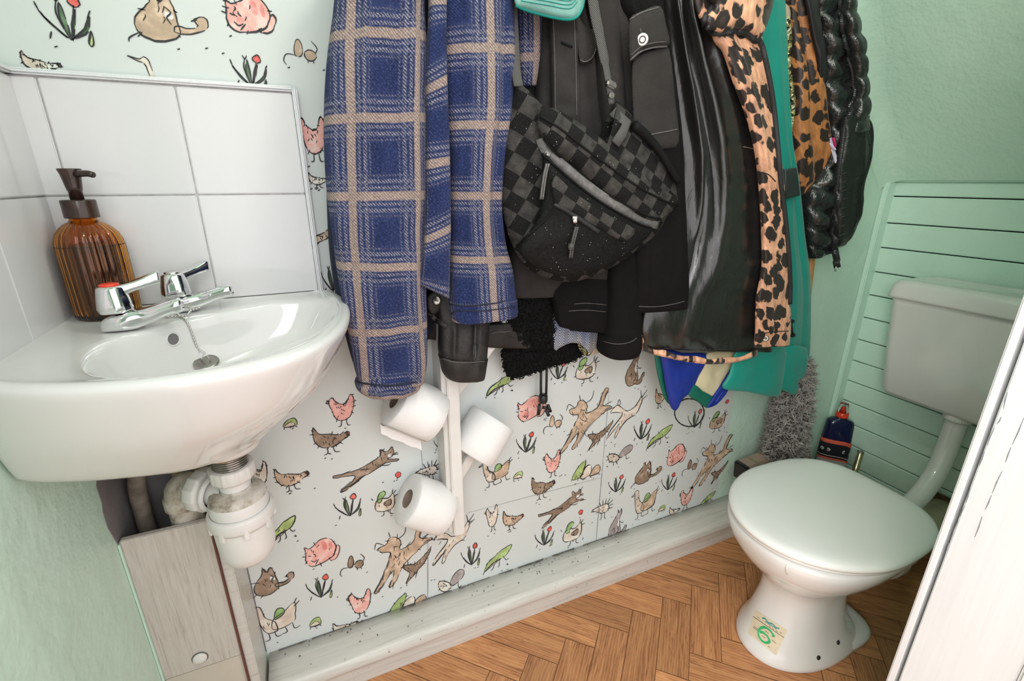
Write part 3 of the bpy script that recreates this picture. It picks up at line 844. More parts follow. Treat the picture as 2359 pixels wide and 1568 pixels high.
# ---- floor of herringbone planks
def build_floor():
    Wd, Ln = .078, 3
    A = Vector((.846, .807))
    e1, e2 = Vector((.7071, -.7071)), Vector((.7071, .7071))
    vs, fs, uvs, val = [], [], [], []
    rng = random.Random(11)

    def put(i, j, w, h, along):
        c = [(i, j), (i + w, j), (i + w, j + h), (i, j + h)]
        g = .0010 / Wd
        c = [(i + g, j + g), (i + w - g, j + g), (i + w - g, j + h - g), (i + g, j + h - g)]
        P = [A + e1 * (x * Wd) + e2 * ((y + 2) * Wd) for x, y in c]
        if all(p.x < -.7 or p.x > 2.0 or p.y < -1.2 or p.y > 1.1 for p in P):
            return
        mx = sum((p for p in P), Vector((0, 0))) / 4
        if not (-.6 < mx.x < 2.1 and -1.2 < mx.y < 1.25):
            return
        o = len(vs)
        vs.extend([(p.x, p.y, 0.0) for p in P])
        fs.append([o, o + 1, o + 2, o + 3])
        ox, oy = rng.uniform(0, 20), rng.uniform(0, 20)
        for (x, y) in c:
            u, v = ((x - i) * Wd, (y - j) * Wd) if along == 0 else ((y - j) * Wd, (x - i) * Wd)
            uvs.append((u + ox, v + oy))
        val.append(rng.random())
    for r in range(-45, 46):
        for cc in range(-12, 13):
            put(r + 6 * cc, r, 3, 1, 0)
            put(r, r - 5 + 6 * cc, 1, 3, 1)
    o = len(vs)
    vs.extend([(-.6, -1.2, -.0012), (2.1, -1.2, -.0012), (2.1, 1.2, -.0012), (-.6, 1.2, -.0012), (-.6, -1.2, -.05), (2.1, -1.2, -.05), (2.1, 1.2, -.05), (-.6, 1.2, -.05)])
    base = [[o, o + 1, o + 2, o + 3], [o + 7, o + 6, o + 5, o + 4], [o, o + 4, o + 5, o + 1], [o + 1, o + 5, o + 6, o + 2], [o + 2, o + 6, o + 7, o + 3], [o + 3, o + 7, o + 4, o]]
    me = bpy.data.meshes.new('floor')
    me.from_pydata(vs, [], fs + base)
    me.materials.append(M['oak'])
    me.materials.append(simple('dark floor joints', (.20, .085, .03), .7))
    ul = me.uv_layers.new(name='UVMap')
    for l in me.loops:
        if l.vertex_index < o:
            ul.data[l.index].uv = uvs[l.vertex_index]
    at_ = me.attributes.new('plank', 'FLOAT', 'FACE')
    for k in range(len(me.polygons)):
        at_.data[k].value = val[k] if k < len(val) else .3
        if k >= len(fs):
            me.polygons[k].material_index = 1
    ob = bpy.data.objects.new('floor', me)
    COL.objects.link(ob)
    return struct(ob)


build_floor()

# ---- boxed skirting with a rounded ledge
mb = MB()
prof = [(1.0, -.001), (.9065, -.001), (.906, .002), (.906, .030), (.906, .0545), (.9055, .056), (.9005, .0570), (.8985, .059), (.8975, .066), (.8985, .076), (.902, .0835), (.908, .0885), (.916, .0907), (.93, .0914), (.96, .0921), (1.0, .093)]
xs = np.linspace(-.20, XR - .005, 60)
rs = [[(x, y, z + .0012 * fbm((x * 6, y * 4, 3)) * (1 if z > .05 else 0)) for (y, z) in prof] for x in xs]
mb.rings(rs, 0)
# grime lying along the back of the ledge
rng = random.Random(5)
x = -.18
while x < 1.2:
    l = rng.uniform(.02, .09)
    w = rng.uniform(.001, .006) * (1.4 if .0 < x < .6 else .7)
    pts = [(x + l * k / 4, .9975 - w * rng.uniform(.3, 1), .0940) for k in range(5)]
    mb.slab(pts + [(x + l, .9975, .0940), (x, .9975, .0940)], (0, 0, -.003), 1)
    x += l * rng.uniform(.9, 1.5)
for k in range(75):
    x_, y_ = rng.choice((-.1, .05, .42, .55, .7)) + rng.gauss(0, .10), 1 - abs(rng.gauss(0, .035))
    if not (-.18 < x_ < 1.3 and .91 < y_ < .997):
        continue
    r_ = rng.uniform(.0004, .0013)
    mb.slab([(x_ + r_ * math.cos(a) * 1.8, y_ + r_ * math.sin(a), .0945) for a in (0, 1.2, 2.4, 3.7, 5)], (0, 0, -.004), 1)
base_b = struct(mb.build('baseboard_back', ['skirt', 'dirt']))
# ================================================================ TILES
def splashback():
    t = thing('tile_splashback', 'white glazed tile splashback on the papered wall behind the corner basin', 'tiles', (-.17, .994, .955))
    mb = MB()
    mb.box((-.174, .9955, 1.14), (.380, .006, .366), mi=1)
    xs, zs = [-.3615, -.325, -.1545, .0175], [.955, 1.1485, 1.316]
    for a, b in zip(xs[:-1], xs[1:]):
        for c, d in zip(zs[:-1], zs[1:]):
            mb.box(((a + b) / 2, .9925, (c + d) / 2), (b - a - .0022, .009, d - c - .0022), bevel=.0016, seg=2)
    mb.build('tile_field', ['tile', 'grout'], t)
    mb = MB()
    mb.box((-.172, .990, 1.3215), (.384, .0165, .0085), bevel=.003, seg=3)
    mb.build('edge_trim', 'gloss', t)
    mb = MB()
    mb.box((.0215, .990, 1.138), (.0085, .0165, .372), bevel=.003, seg=3)
    mb.build('edge_trim', 'gloss', t)
    t = thing('tile_splashback', 'white glazed tile splashback on the left wall beside the soap bottle', 'tiles', (XL + .006, .74, .955))
    mb = MB()
    mb.box((XL + .003, .738, 1.14), (.006, .514, .366), mi=1)
    ys = [.990, .8205, .65, .481]
    for a, b in zip(ys[:-1], ys[1:]):
        for c, d in zip(zs[:-1], zs[1:]):
            mb.box((XL + .0065, (a + b) / 2, (c + d) / 2), (.009, a - b - .0022, d - c - .0022), bevel=.0016, seg=2)
    mb.build('tile_field', ['tile', 'grout'], t)
    mb = MB()
    mb.box((XL + .009, .738, 1.3215), (.0165, .516, .0085), bevel=.003, seg=3)
    mb.build('edge_trim', 'gloss', t)


splashback()

# ================================================================ CORNER BASIN
BC = Vector((-.165, .815))
RIM = .967


def polar(outline, n, per=8):
    """radius of a closed plan outline seen from the bowl centre, n directions"""
    cur = smooth_path([(p[0], p[1]) for p in outline], per, True)
    rad = []
    for k in range(n):
        a = 2 * PI * k / n
        d = np.array((math.cos(a), math.sin(a)))
        best = None
        for i in range(len(cur)):
            p, q = cur[i] - np.array(BC), cur[(i + 1) % len(cur)] - np.array(BC)
            e = q - p
            den = d[0] * e[1] - d[1] * e[0]
            if abs(den) < 1e-12:
                continue
            t = (p[0] * e[1] - p[1] * e[0]) / den
            s_ = (p[0] * d[1] - p[1] * d[0]) / den
            if t > 0 and -1e-9 <= s_ <= 1 + 1e-9 and (best is None or t > best):
                best = t
        rad.append(best or .05)
    return rad


RIMP = [(-.43, 1.03), (-.43, .85), (-.42, .745), (-.375, .672), (-.315, .627), (-.255, .599), (-.20, .585), (-.145, .578), (-.09, .585), (-.035, .608), (.012, .655), (.045, .730), (.060, .815),
        (.061, .890), (.052, .955), (.030, 1.01), (-.02, 1.05), (-.20, 1.06), (-.40, 1.06)]
BOTP = [(-.43, 1.03), (-.43, .85), (-.42, .765), (-.375, .705), (-.32, .684), (-.26, .676), (-.20, .677), (-.145, .692), (-.10, .730), (-.072, .785), (-.064, .85), (-.067, .92), (-.080, .99), (-.12, 1.05), (-.22, 1.06), (-.40, 1.06)]
BOWLP = [(-.268, .72), (-.268, .775), (-.240, .815), (-.213, .850), (-.188, .876), (-.155, .893), (-.115, .915), (-.06, .936), (.0, .935), (.033, .90), (.037, .83), (.015, .755), (-.03, .685), (-.08, .645), (-.14, .622), (-.20, .627), (-.245, .660)]
WALLC = lambda p: Vector((max(p[0], XL + .0012), min(p[1], .9865), p[2]))


def build_basin():
    t = thing('corner_basin', 'white ceramic corner basin with a curved front, fixed under the tiles', 'basin', (-.165, .82, .70))
    n = 120
    def soft(q, m):
        for _ in range(m):
            q = [(q[k - 1] + 2 * q[k] + q[(k + 1) % len(q)]) / 4 for k in range(len(q))]
        return q
    R, B, I = soft(polar(RIMP, n), 2), soft(polar(BOTP, n), 6), soft(polar(BOWLP, n), 3)

    def ring(rad, z, dz=None):
        out = []
        for k in range(n):
            a = 2 * PI * k / n
            r = rad(k) if callable(rad) else rad
            zz = z(k) if callable(z) else z
            out.append(WALLC((BC.x + r * math.cos(a), BC.y + r * math.sin(a), zz)))
        return out
    dz = [0.022 * max(0, -math.cos(2 * PI * k / n)) ** 2 for k in range(n)]   # the underside rises toward the left wall
    rs = [ring(.028, .767), ring(.055, .768), ring(lambda k: B[k] * .6 + .02, lambda k: .778 + dz[k] * .5),
          ring(lambda k: B[k] * .93, lambda k: .795 + dz[k]), ring(lambda k: B[k], lambda k: .804 + dz[k])]
    for f, z in ((.16, .822), (.40, .850), (.62, .876), (.80, .912), (.93, .940), (.992, .955)):
        rs.append(ring(lambda k, f=f: B[k] + (R[k] - B[k]) * f ** .86, lambda k, z=z, f=f: z + dz[k] * (1 - f) * .7))
    rs += [ring(lambda k: R[k] - .001, .9615), ring(lambda k: R[k] - .005, .9660), ring(lambda k: R[k] - .013, .9678), ring(lambda k: R[k] - .021, .9662)]
    rs += [ring(lambda k: max(R[k] - .030, I[k] + .012), .9628), ring(lambda k: I[k] + .007, .9618), ring(lambda k: I[k] + .002, .9595),
           ring(lambda k: I[k] - .003, .954), ring(lambda k: I[k] * .95 - .002, .940), ring(lambda k: I[k] * .88, .917), ring(lambda k: I[k] * .77, .894), ring(lambda k: I[k] * .60, .877),
           ring(lambda k: I[k] * .38, .868), ring(lambda k: I[k] * .20, .864), ring(.016, .861)]
    mb = MB()
    mb.rings(rs, 0)
    body = mb.build('basin_body', 'ceramic', t, mods=[('SUBSURF', dict(levels=1, render_levels=1))], recalc=True)
    bm = bmesh.new()
    bm.from_mesh(body.data)
    bm.transform(Matrix.Translation(world_of(body)))
    bv = BVHTree.FromBMesh(bm)
    bm.free()
    # overflow hole: a shallow socket, the shade of its bore painted as a grey disc
    hit, nrm, _, _ = bv.ray_cast(CAMP, ray(399, 781).normalized())
    if nrm.dot(ray(399, 781)) > 0:
        nrm = -nrm
    mb = MB()
    mb.lathe([(.0100, -.004), (.0113, .0008), (.0102, .0018), (.0090, .0006), (.0085, -.004)], hit, nrm, 28, cap0=False, cap1=False)
    mb.lathe([(.0, .0002), (.0088, .0003)], hit, nrm, 28, 1, cap0=False, cap1=False)
    mb.build('overflow_hole', ['ceramic', 'plaster'], t)
    return t, bv


basin, basin_bv = build_basin()


def hit_basin(px, py, lift=0):
    h, nn, _, _ = basin_bv.ray_cast(CAMP, ray(px, py).normalized())
    if nn.dot(ray(px, py)) > 0:
        nn = -nn
    return h + nn * lift


def build_tap(label, base, ang, cap_mat, lever_ang, s=1.0):
    """low pillar tap: waisted body with a long spout, faceted head and flat lever"""
    t = thing('pillar_tap', label, 'tap', base, 'basin taps')
    d = Vector((math.cos(ang), math.sin(ang), 0))
    sd = Vector((-d.y, d.x, 0))
    # body and spout: superellipse sections travelling along the spout
    rs = []
    secs = [(-.021, .004, .000, .006), (-.020, .011, .000, .014), (-.015, .018, .000, .022), (0, .0205, .000, .0265), (.013, .0195, .000, .028), (.024, .0165, .001, .0295), (.036, .0135, .006, .031),
            (.048, .0138, .010, .0345), (.060, .0132, .0155, .0375), (.070, .0130, .0185, .040), (.077, .0128, .019, .0415), (.082, .0112, .0205, .041), (.0845, .007, .023, .039)]
    for (q, w, z0, z1) in secs:
        ring_ = []
        for k in range(24):
            a = 2 * PI * k / 24
            cx, sx_ = math.cos(a), math.sin(a)
            e = .62
            X = math.copysign(abs(cx) ** e, cx) * w
            Z = (z0 + z1) / 2 + math.copysign(abs(sx_) ** e, sx_) * (z1 - z0) / 2
            ring_.append(base + d * (q * s) + sd * (X * s) + Vector((0, 0, Z * s)))
        rs.append(ring_)
    mb = MB()
    mb.rings(rs)
    mb.lathe([(.0115, .0), (.0115, -.004), (.009, -.0045), (.0088, 0)], base + d * (.074 * s) + Vector((0, 0, .0265 * s)), (0, 0, 1), 20, cap0=False, cap1=False)
    mb.build('spout', 'chrome', t, mods=[SUB])
    hb = base + Vector((0, 0, .0275 * s))
    mb = MB()

    def facet(a, j):
        return 1 + .045 * math.cos(6 * a) * (1 if j < 4 else .3)
    mb.lathe([(.0165 * s, 0), (.0205 * s, .001 * s), (.0212 * s, .006 * s), (.0195 * s, .020 * s), (.0168 * s, .035 * s), (.0150 * s, .0385 * s), (.0, .0392 * s)], hb, (0, 0, 1), 36, ripple=facet)
    mb.build('tap_head', 'chrome', t)
    mb = MB()
    mb.lathe([(.0, .0), (.0118 * s, 0), (.0118 * s, .0022 * s), (.0100 * s, .0034 * s), (.0, .0036 * s)], hb + Vector((0, 0, .0388 * s)), (0, 0, 1), 28)
    mb.build('indicator_cap', cap_mat, t)
    l = Vector((math.cos(lever_ang), math.sin(lever_ang), 0))
    ls = Vector((-l.y, l.x, 0))
    rs = []
    for (q, w, z0, z1) in [(.004, .0125, .022, .0385), (.014, .0115, .024, .0395), (.026, .0088, .0275, .041), (.040, .0078, .030, .0455), (.052, .0080, .032, .0505), (.058, .0079, .0335, .0525), (.060, .0066, .036, .051)]:
        rs.append([hb + l * (q * s) + ls * (X * w * s) + Vector((0, 0, Z * s)) for X, Z in ((-1, z0 + .0015), (-.75, z0), (.75, z0), (1, z0 + .0015), (1, z1 - .002), (.7, z1), (-.7, z1), (-1, z1 - .002))])
    mb = MB()
    mb.rings(rs)
    mb.build('lever', 'chrome', t, mods=[('BEVEL', dict(width=.0012, segments=2))])
    return t


build_tap('chrome hot tap with a red cap in front of the brown soap bottle', Vector((-.262, .842, .9622)), math.radians(-4), 'red', math.radians(26), 1.0)
build_tap('chrome cold tap with the bead chain wound around its foot', Vector((-.203, .930, .9622)), math.radians(-4), 'silver', math.radians(40), .98)


def build_plug():
    pl = hit_basin(474, 838, .006)
    t = thing('basin_plug', 'grey metal basin plug on a silver bead chain lying in the bowl', 'plug', pl)
    nn = (CAMP - pl).normalized() * .45 + Vector((0, 0, 1))
    mb = MB()
    mb.lathe([(0, -.005), (.014, -.005), (.0165, -.002), (.0185, .0), (.0185, .0025), (.0165, .004), (.012, .0035), (.0, .0045)], pl, nn, 32)
    mb.build('plug_disc', 'steel', t)
    q = Vector(nn).normalized()
    side = q.cross(Vector((0, 1, 0))).normalized()
    mb = MB()
    top = pl + q * .016 + Vector((0, .0, .004))
    mb.tube([pl + side * .006 + q * .003, pl + side * .005 + q * .010, top, pl - side * .005 + q * .010, pl - side * .006 + q * .003], .0011, 8)
    mb.build('chain_ring', 'silver', t)
    # bead chain: from the eyelet by the hot tap round the cold tap's foot and down into the bowl
    path = []
    for px, py in [(337, 738), (352, 735), (372, 733), (392, 732), (412, 731), (430, 730)]:
        path.append(hit_basin(px, py, .0022))
    c = Vector((-.203, .930, .9645))
    for k in range(10):
        a = math.radians(-60 + k * 27)
        path.append(c + Vector((.0300 * math.cos(a) + .004, .0275 * math.sin(a), .0025 + .0012 * k)))
    for px, py in [(385, 706), (398, 717), (412, 728), (424, 736), (433, 748), (440, 764), (446, 782), (452, 798), (459, 806)]:
        path.append(hit_basin(px, py, .0024))
    path.append(top)
    dense = smooth_path(path, 14)
    acc, last, pts = 0, dense[0], [dense[0]]
    for p in dense[1:]:
        if np.linalg.norm(p - pts[-1]) > .0046:
            pts.append(p)
    mb = MB()
    bmx = bmesh.new()
    bmesh.ops.create_icosphere(bmx, subdivisions=1, radius=.0021)
    bmx.verts.index_update()
    ico = [v.co.copy() for v in bmx.verts]
    icf = [[v.index for v in f.verts] for f in bmx.faces]
    bmx.free()
    for p in pts:
        mb.add([v + Vector(p) for v in ico], icf)
    mb.tube([Vector(p) for p in pts], .0008, 6)
    mb.build('bead_chain', 'silver', t)


build_plug()


def soap_bottle():
    c = Vector((-.303, .945, .9630))
    t = thing('soap_dispenser', 'ribbed amber glass soap dispenser with a dark bronze pump behind the hot tap', 'soap dispenser', c)
    k = 1.04

    def rib(a, j):
        return 1 + .050 * (abs(math.cos(13 * a)) - .5) * (1 if 1 < j < 12 else .4 if j < 14 else 0)
    prof = [(.030, .0), (.038, .002), (.0405, .006), (.0412, .02), (.0412, .05), (.0412, .08), (.0412, .10), (.0408, .112), (.0395, .122), (.036, .132), (.030, .140), (.0235, .146), (.018, .149), (.016, .152), (.016, .156)]
    prof = [(r * k, z * 1.0) for r, z in prof]
    inner = [(r - .0028, z + (.004 if z < .01 else 0)) for r, z in prof]
    mb = MB()
    mb.lathe(prof + inner[::-1], c, None, 156, ripple=lambda a, j: rib(a, j if j < len(prof) else 2 * len(prof) - 1 - j), cap0=True, cap1=True)
    mb.build('glass_bottle', 'amber', t, recalc=True)
    mb = MB()
    lq = [(0, .0062)] + [(r - .0034, z) for r, z in prof if .006 <= z <= .112] + [(.0392 * k, .114), (0, .114)]
    mb.lathe(lq, c, None, 104, ripple=lambda a, j: 1 + .050 * (abs(math.cos(13 * a)) - .5), cap0=False, cap1=False)
    mb.build('liquid_soap', 'soap', t)
    mb = MB()
    mb.lathe([(.0, .155), (.0215, .155), (.0215, .156), (.0215, .1795), (.0205, .1812), (0, .1815)], c, None, 40)
    mb.build('screw_collar', 'bronze', t)
    mb = MB()
    mb.lathe([(0, .181), (.0085, .181), (.0085, .194), (.0092, .1945), (.0100, .199), (.0125, .217), (.0145, .224), (.0140, .2255), (0, .2258)], c, None, 28)
    d = Vector((.80, -.60, 0)).normalized()
    p0 = c + Vector((0, 0, .217))
    mb.tube([p0, p0 + d * .018 + Vector((0, 0, .0015)), p0 + d * .034 + Vector((0, 0, .0015)), p0 + d * .043 + Vector((0, 0, -.0005))], [.0056, .0050, .0045, .0042], 14)
    mb.build('pump_head', 'bronze', t)


soap_bottle()

# ================================================================ WASTE TRAP
def bottle_trap():
    c = Vector((-.163, .840, .504))
    t = thing('bottle_trap', 'white plastic bottle trap hanging from the basin waste, dusty on top', 'waste trap', c)
    z = c.z
    P = lambda pr: [(r, h - z) for r, h in pr]
    mb = MB()
    mb.lathe(P([(.0, .795), (.054, .79), (.054, .748), (.050, .740), (.036, .732), (.0, .731)]), c, None, 40)
    mb.build('waste_flange', 'trap', t)
    mb = MB()
    mb.lathe(P([(.0355, .7345), (.0345, .7300), (.0300, .7285), (.029, .731)]), c, None, 40, 0, cap0=False, cap1=False, ripple=lambda a, j: 1 + .05 * math.sin(5 * a + j))
    mb.build('rust_ring', simple('rusty putty', (.30, .19, .09), .8, .5, 90), t)
    mb = MB()
    for k in range(8):
        hz = .7315 - k * .0042
        mb.lathe(P([(.0, hz), (.0262, hz), (.0285, hz - .0014), (.0285, hz - .0026), (.0258, hz - .0042), (.0, hz - .0042)]), c, None, 40)
    mb.build('threaded_tail', 'steel', t)

    def lug(nl, amp):
        return lambda a, j: 1 + amp * (1 if math.cos(nl * a) > .72 else 0)
    mb = MB()
    mb.lathe(P([(.026, .706), (.033, .706), (.0345, .703), (.0345, .684), (.0325, .680), (.026, .679)]), c, None, 80, ripple=lug(10, .055), cap0=False, cap1=False)
    mb.build('top_nut', 'trap', t)
    mb = MB()
    mb.lathe(P([(.0245, .684), (.0245, .659), (.0250, .656), (.034, .655), (.043, .650), (.0465, .641), (.0475, .630), (.0475, .598), (.0, .598)]), c, None, 48, cap0=False)
    d = Vector((-.80, .60, .04)).normalized()
    b0 = c + Vector((0, 0, .640 - z)) + d * .018
    mb.lathe([(.026, 0), (.0250, .02), (.0245, .045)], b0, d, 32, cap0=False, cap1=False)
    mb.build('trap_body', 'trap', t)
    mb = MB()
    mb.lathe([(.029, .026), (.034, .027), (.035, .030), (.0345, .034), (.031, .036), (.031, .040), (.036, .041), (.0375, .045), (.0375, .062), (.035, .066), (.024, .067)], b0, d, 80,
             ripple=lambda a, j: 1 + (.05 if (j >= 6 and math.cos(12 * a) > .7) else 0), cap0=False, cap1=False)
    mb.build('side_nut', 'trap', t)
    mb = MB()
    mb.lathe(P([(.0467, .6412), (.0432, .6506), (.0342, .6556), (.0253, .6566), (.0253, .662)]), c + Vector((0, 0, .0006)), None, 48, cap0=False, cap1=False)
    mb.build('dust_film', 'grimy', t)
    mb = MB()
    mb.lathe(P([(.0480, .620), (.0520, .619), (.0535, .615), (.0530, .598), (.0510, .592), (.0480, .591)]), c, None, 64, cap0=False, cap1=False)
    for k in range(8):
        a = 2 * PI * k / 8 + .2
        mb.box(c + Vector((.0505 * math.cos(a), .0505 * math.sin(a), .596 - z)), (.006, .010, .030), Matrix.Rotation(a, 3, 'Z'), bevel=.002)
    mb.build('bowl_ring', 'trap', t)
    mb = MB()
    mb.lathe(P([(.0485, .597), (.0480, .580), (.0472, .555), (.0455, .535), (.041, .519), (.032, .509), (.018, .5045), (0, .504)]), c, None, 48, cap0=False)
    mb.build('trap_bowl', 'trap', t)
    # elbow and old pipe disappearing into the box
    e = b0 + d * .060
    t2 = thing('waste_pipe', 'dirty beige waste pipe elbow dropping behind the painted board', 'pipe', (-.29, .90, .50))
    mb = MB()
    pth = smooth_path([e, e + d * .018, e + d * .038 + Vector((0, 0, -.004)), e + d * .050 + Vector((0, .004, -.022)), e + d * .052 + Vector((0, .008, -.06)), e + d * .052 + Vector((0, .010, -.12))], 5)
    mb.tube(pth, .0265, 24)
    mb.lathe([(.027, 0), (.0305, .002), (.0305, .022), (.027, .024)], e + d * .052 + Vector((0, .007, -.052)), (0, 0, 1), 32, cap0=False, cap1=False)
    mb.build('elbow', 'grimy', t2)
    return t


bottle_trap()


def small_pipes():
    for k, (px, lab) in enumerate(((400, 'narrow tan supply pipe rising to the basin, nearer the left wall'), (452, 'narrow tan supply pipe rising to the basin, nearer the waste trap'))):
        top = at(px, 1058, y=.955)
        mb = MB()
        mb.tube([Vector((top.x, .955, .775)), Vector((top.x, .955, .60)), Vector((top.x - .01, .955, .18))], .009, 16)
        tag(mb.build('supply_pipe', simple('tan painted pipe', (.38, .30, .20), .5, .25, 60)), lab, 'pipe', 'supply pipes under the basin')
    # curved grey flexible hose arching behind the elbow
    mb = MB()
    mb.tube(smooth_path([Vector((-.345, .965, .40)), Vector((-.345, .965, .56)), Vector((-.335, .958, .655)), Vector((-.295, .950, .700)), Vector((-.24, .950, .722)), Vector((-.19, .955, .73)), Vector((-.165, .97, .73))], 6), .014, 16)
    tag(mb.build('old_hose', simple('grimy grey hose', (.20, .17, .14), .6, .4, 40)), 'grimy hose curving behind the trap, close to the bare plaster', 'hose')


small_pipes()


def pipe_box():
    t = thing('pipe_boxing', 'streaky white painted plywood box around the pipes under the basin', 'boxing', (-.29, .94, 0))
    fy = .895
    mb = MB()
    mb.box((-.2945, fy, .402), (.1355, .012, .340), bevel=.0015)
    mb.build('upper_board', 'ply', t)
    mb = MB()
    mb.box((-.2945, fy + .002, .115), (.1355, .012, .232), bevel=.0015)
    mb.build('lower_board', simple('cream painted board', (.55, .51, .44), .5, .06, 12, .1, 80), t)
    mb = MB()
    mb.box((-.216, .945, .28), (.018, .106, .56), bevel=.002)
    mb.build('side_batten', 'skirt', t)
    mb = MB()
    p = at(461, 1514, y=fy - .006)
    mb.lathe([(.0, .0), (.0125, 0), (.0125, .0035), (.0105, .005), (.0, .005)], p, (0, -1, 0), 24)
    mb.lathe([(.0127, .0), (.0145, .0005), (.0145, .001), (.0127, .0012)], p, (0, -1, 0), 24, 1, cap0=False, cap1=False)
    mb.build('screw_plug', ['whitewood', 'dirt'], t)
    mb = MB()
    mb.box((-.2265, .8925, .33), (.0028, .014, .47))
    mb.build('gap_line', simple('dark red primer edge', (.13, .045, .03), .7), t)
    mb = MB()
    mb.box((-.3628, .893, .40), (.003, .017, .335))
    mb.build('paint_edge', 'mint', t)


pipe_box()

# ================================================================ TOILET ROLL HOLDER
def roll_holder():
    t = thing('toilet_roll_holder', 'white wooden branching toilet roll holder fixed to the papered wall', 'toilet roll holder', (.262, .955, .34))
    mb = MB()
    mb.box((.262, .925, .625), (.027, .020, .56), bevel=.002)
    mb.build('post', 'whitewood', t)
    mb = MB()
    mb.box((.249, .962, .62), (.020, .070, .54), bevel=.002)
    mb.build('back_rail', 'whitewood', t)
    pegs = {}
    for nm, (x0, z0, x1, z1) in dict(a=(.262, .640, .165, .710), b=(.262, .390, .178, .450), c=(.262, .493, .355, .597), d=(.262, .715, .41, .880)).items():
        A, B = Vector((x0, .9375 if nm != 'c' else .934, z0)), Vector((x1, .9375 if nm != 'c' else .960, z1))
        ax = (B - A)
        rot = ax.to_track_quat('X', 'Z').to_matrix()
        mb = MB()
        mb.box((A + B) / 2, (ax.length, .018, .026), rot, bevel=.002)
        mb.build('peg', 'whitewood', t)
        pegs[nm] = (A, B)
    return pegs


PEGS = roll_holder()


def toilet_rolls():
    def make(label, px, py, peg, flap, flip=False):
        A, B = PEGS[peg]
        ax = (B - A).normalized()
        c = at(px, py, y=.936)
        # the roll rides on its peg
        tt = (c - A).dot(ax)
        c = A + ax * tt
        t = thing('toilet_roll', label, 'toilet roll', c, 'toilet rolls on the wall holder')
        hl, ro, ri = .052, .0595, .0215
        mb = MB()
        n = 56
        up = ax.to_track_quat('Z', 'Y').to_matrix()

        def rip(a, j):
            return 1 + .006 * math.sin(3 * a + j) + .004 * math.sin(7 * a)
        mb.lathe([(ri, -hl), (ri + .004, -hl - .0006), (ro - .004, -hl), (ro, -hl + .003), (ro + .0006, -.02), (ro, .02), (ro, hl - .003), (ro - .004, hl), (ri + .004, hl + .0006), (ri, hl)], c, ax, n, ripple=rip, cap0=False, cap1=False)
        if flap:
            # loose last sheet hanging off the front of the roll
            rows = []
            for k in range(9):
                a = PI + .15 + k * .13 if k < 5 else None
                row = []
                for q in range(9):
                    s_ = -hl + 2 * hl * q / 8
                    ang = math.radians(232 + min(k, 4) * 9)
                    rad = ro + .0016
                    p = c + Vector((0, rad * math.cos(ang), rad * math.sin(ang)))
                    # measured around the roll axis
                    u = ax.cross(Vector((0, 1, 0))).normalized()
                    yv = Vector((0, 1, 0))
                    p = c + ax * s_ + yv * (rad * math.cos(ang)) - u * (rad * math.sin(ang)) * (1 if u.z < 0 else -1)
                    if k > 4:
                        p = p + Vector((0, -.001 * (k - 4), -.0062 * (k - 4) + .0018 * math.sin(q * 1.9)))
                    row.append(p)
                rows.append(row)
            mb.rings(rows, 0, False, False, closed=False)
        mb.build('paper', 'tissue', t)
        mb = MB()
        mb.lathe([(ri - .0012, -hl), (ri, -hl), (ri, hl), (ri - .0012, hl), (ri - .0012, -hl)], c, ax, 40, cap0=False, cap1=False)
        mb.build('card_core', 'card', t)
        return t
    make('toilet roll with a loose hanging sheet, just under the plaid cuff', 956, 942, 'a', True)
    make('toilet roll with its brown card core showing, lowest on the holder', 982, 1163, 'b', False)
    make('toilet roll on the right side of the holder post', 1122, 1011, 'c', False)


toilet_rolls()
# ================================================================ TOILET
TY = .579


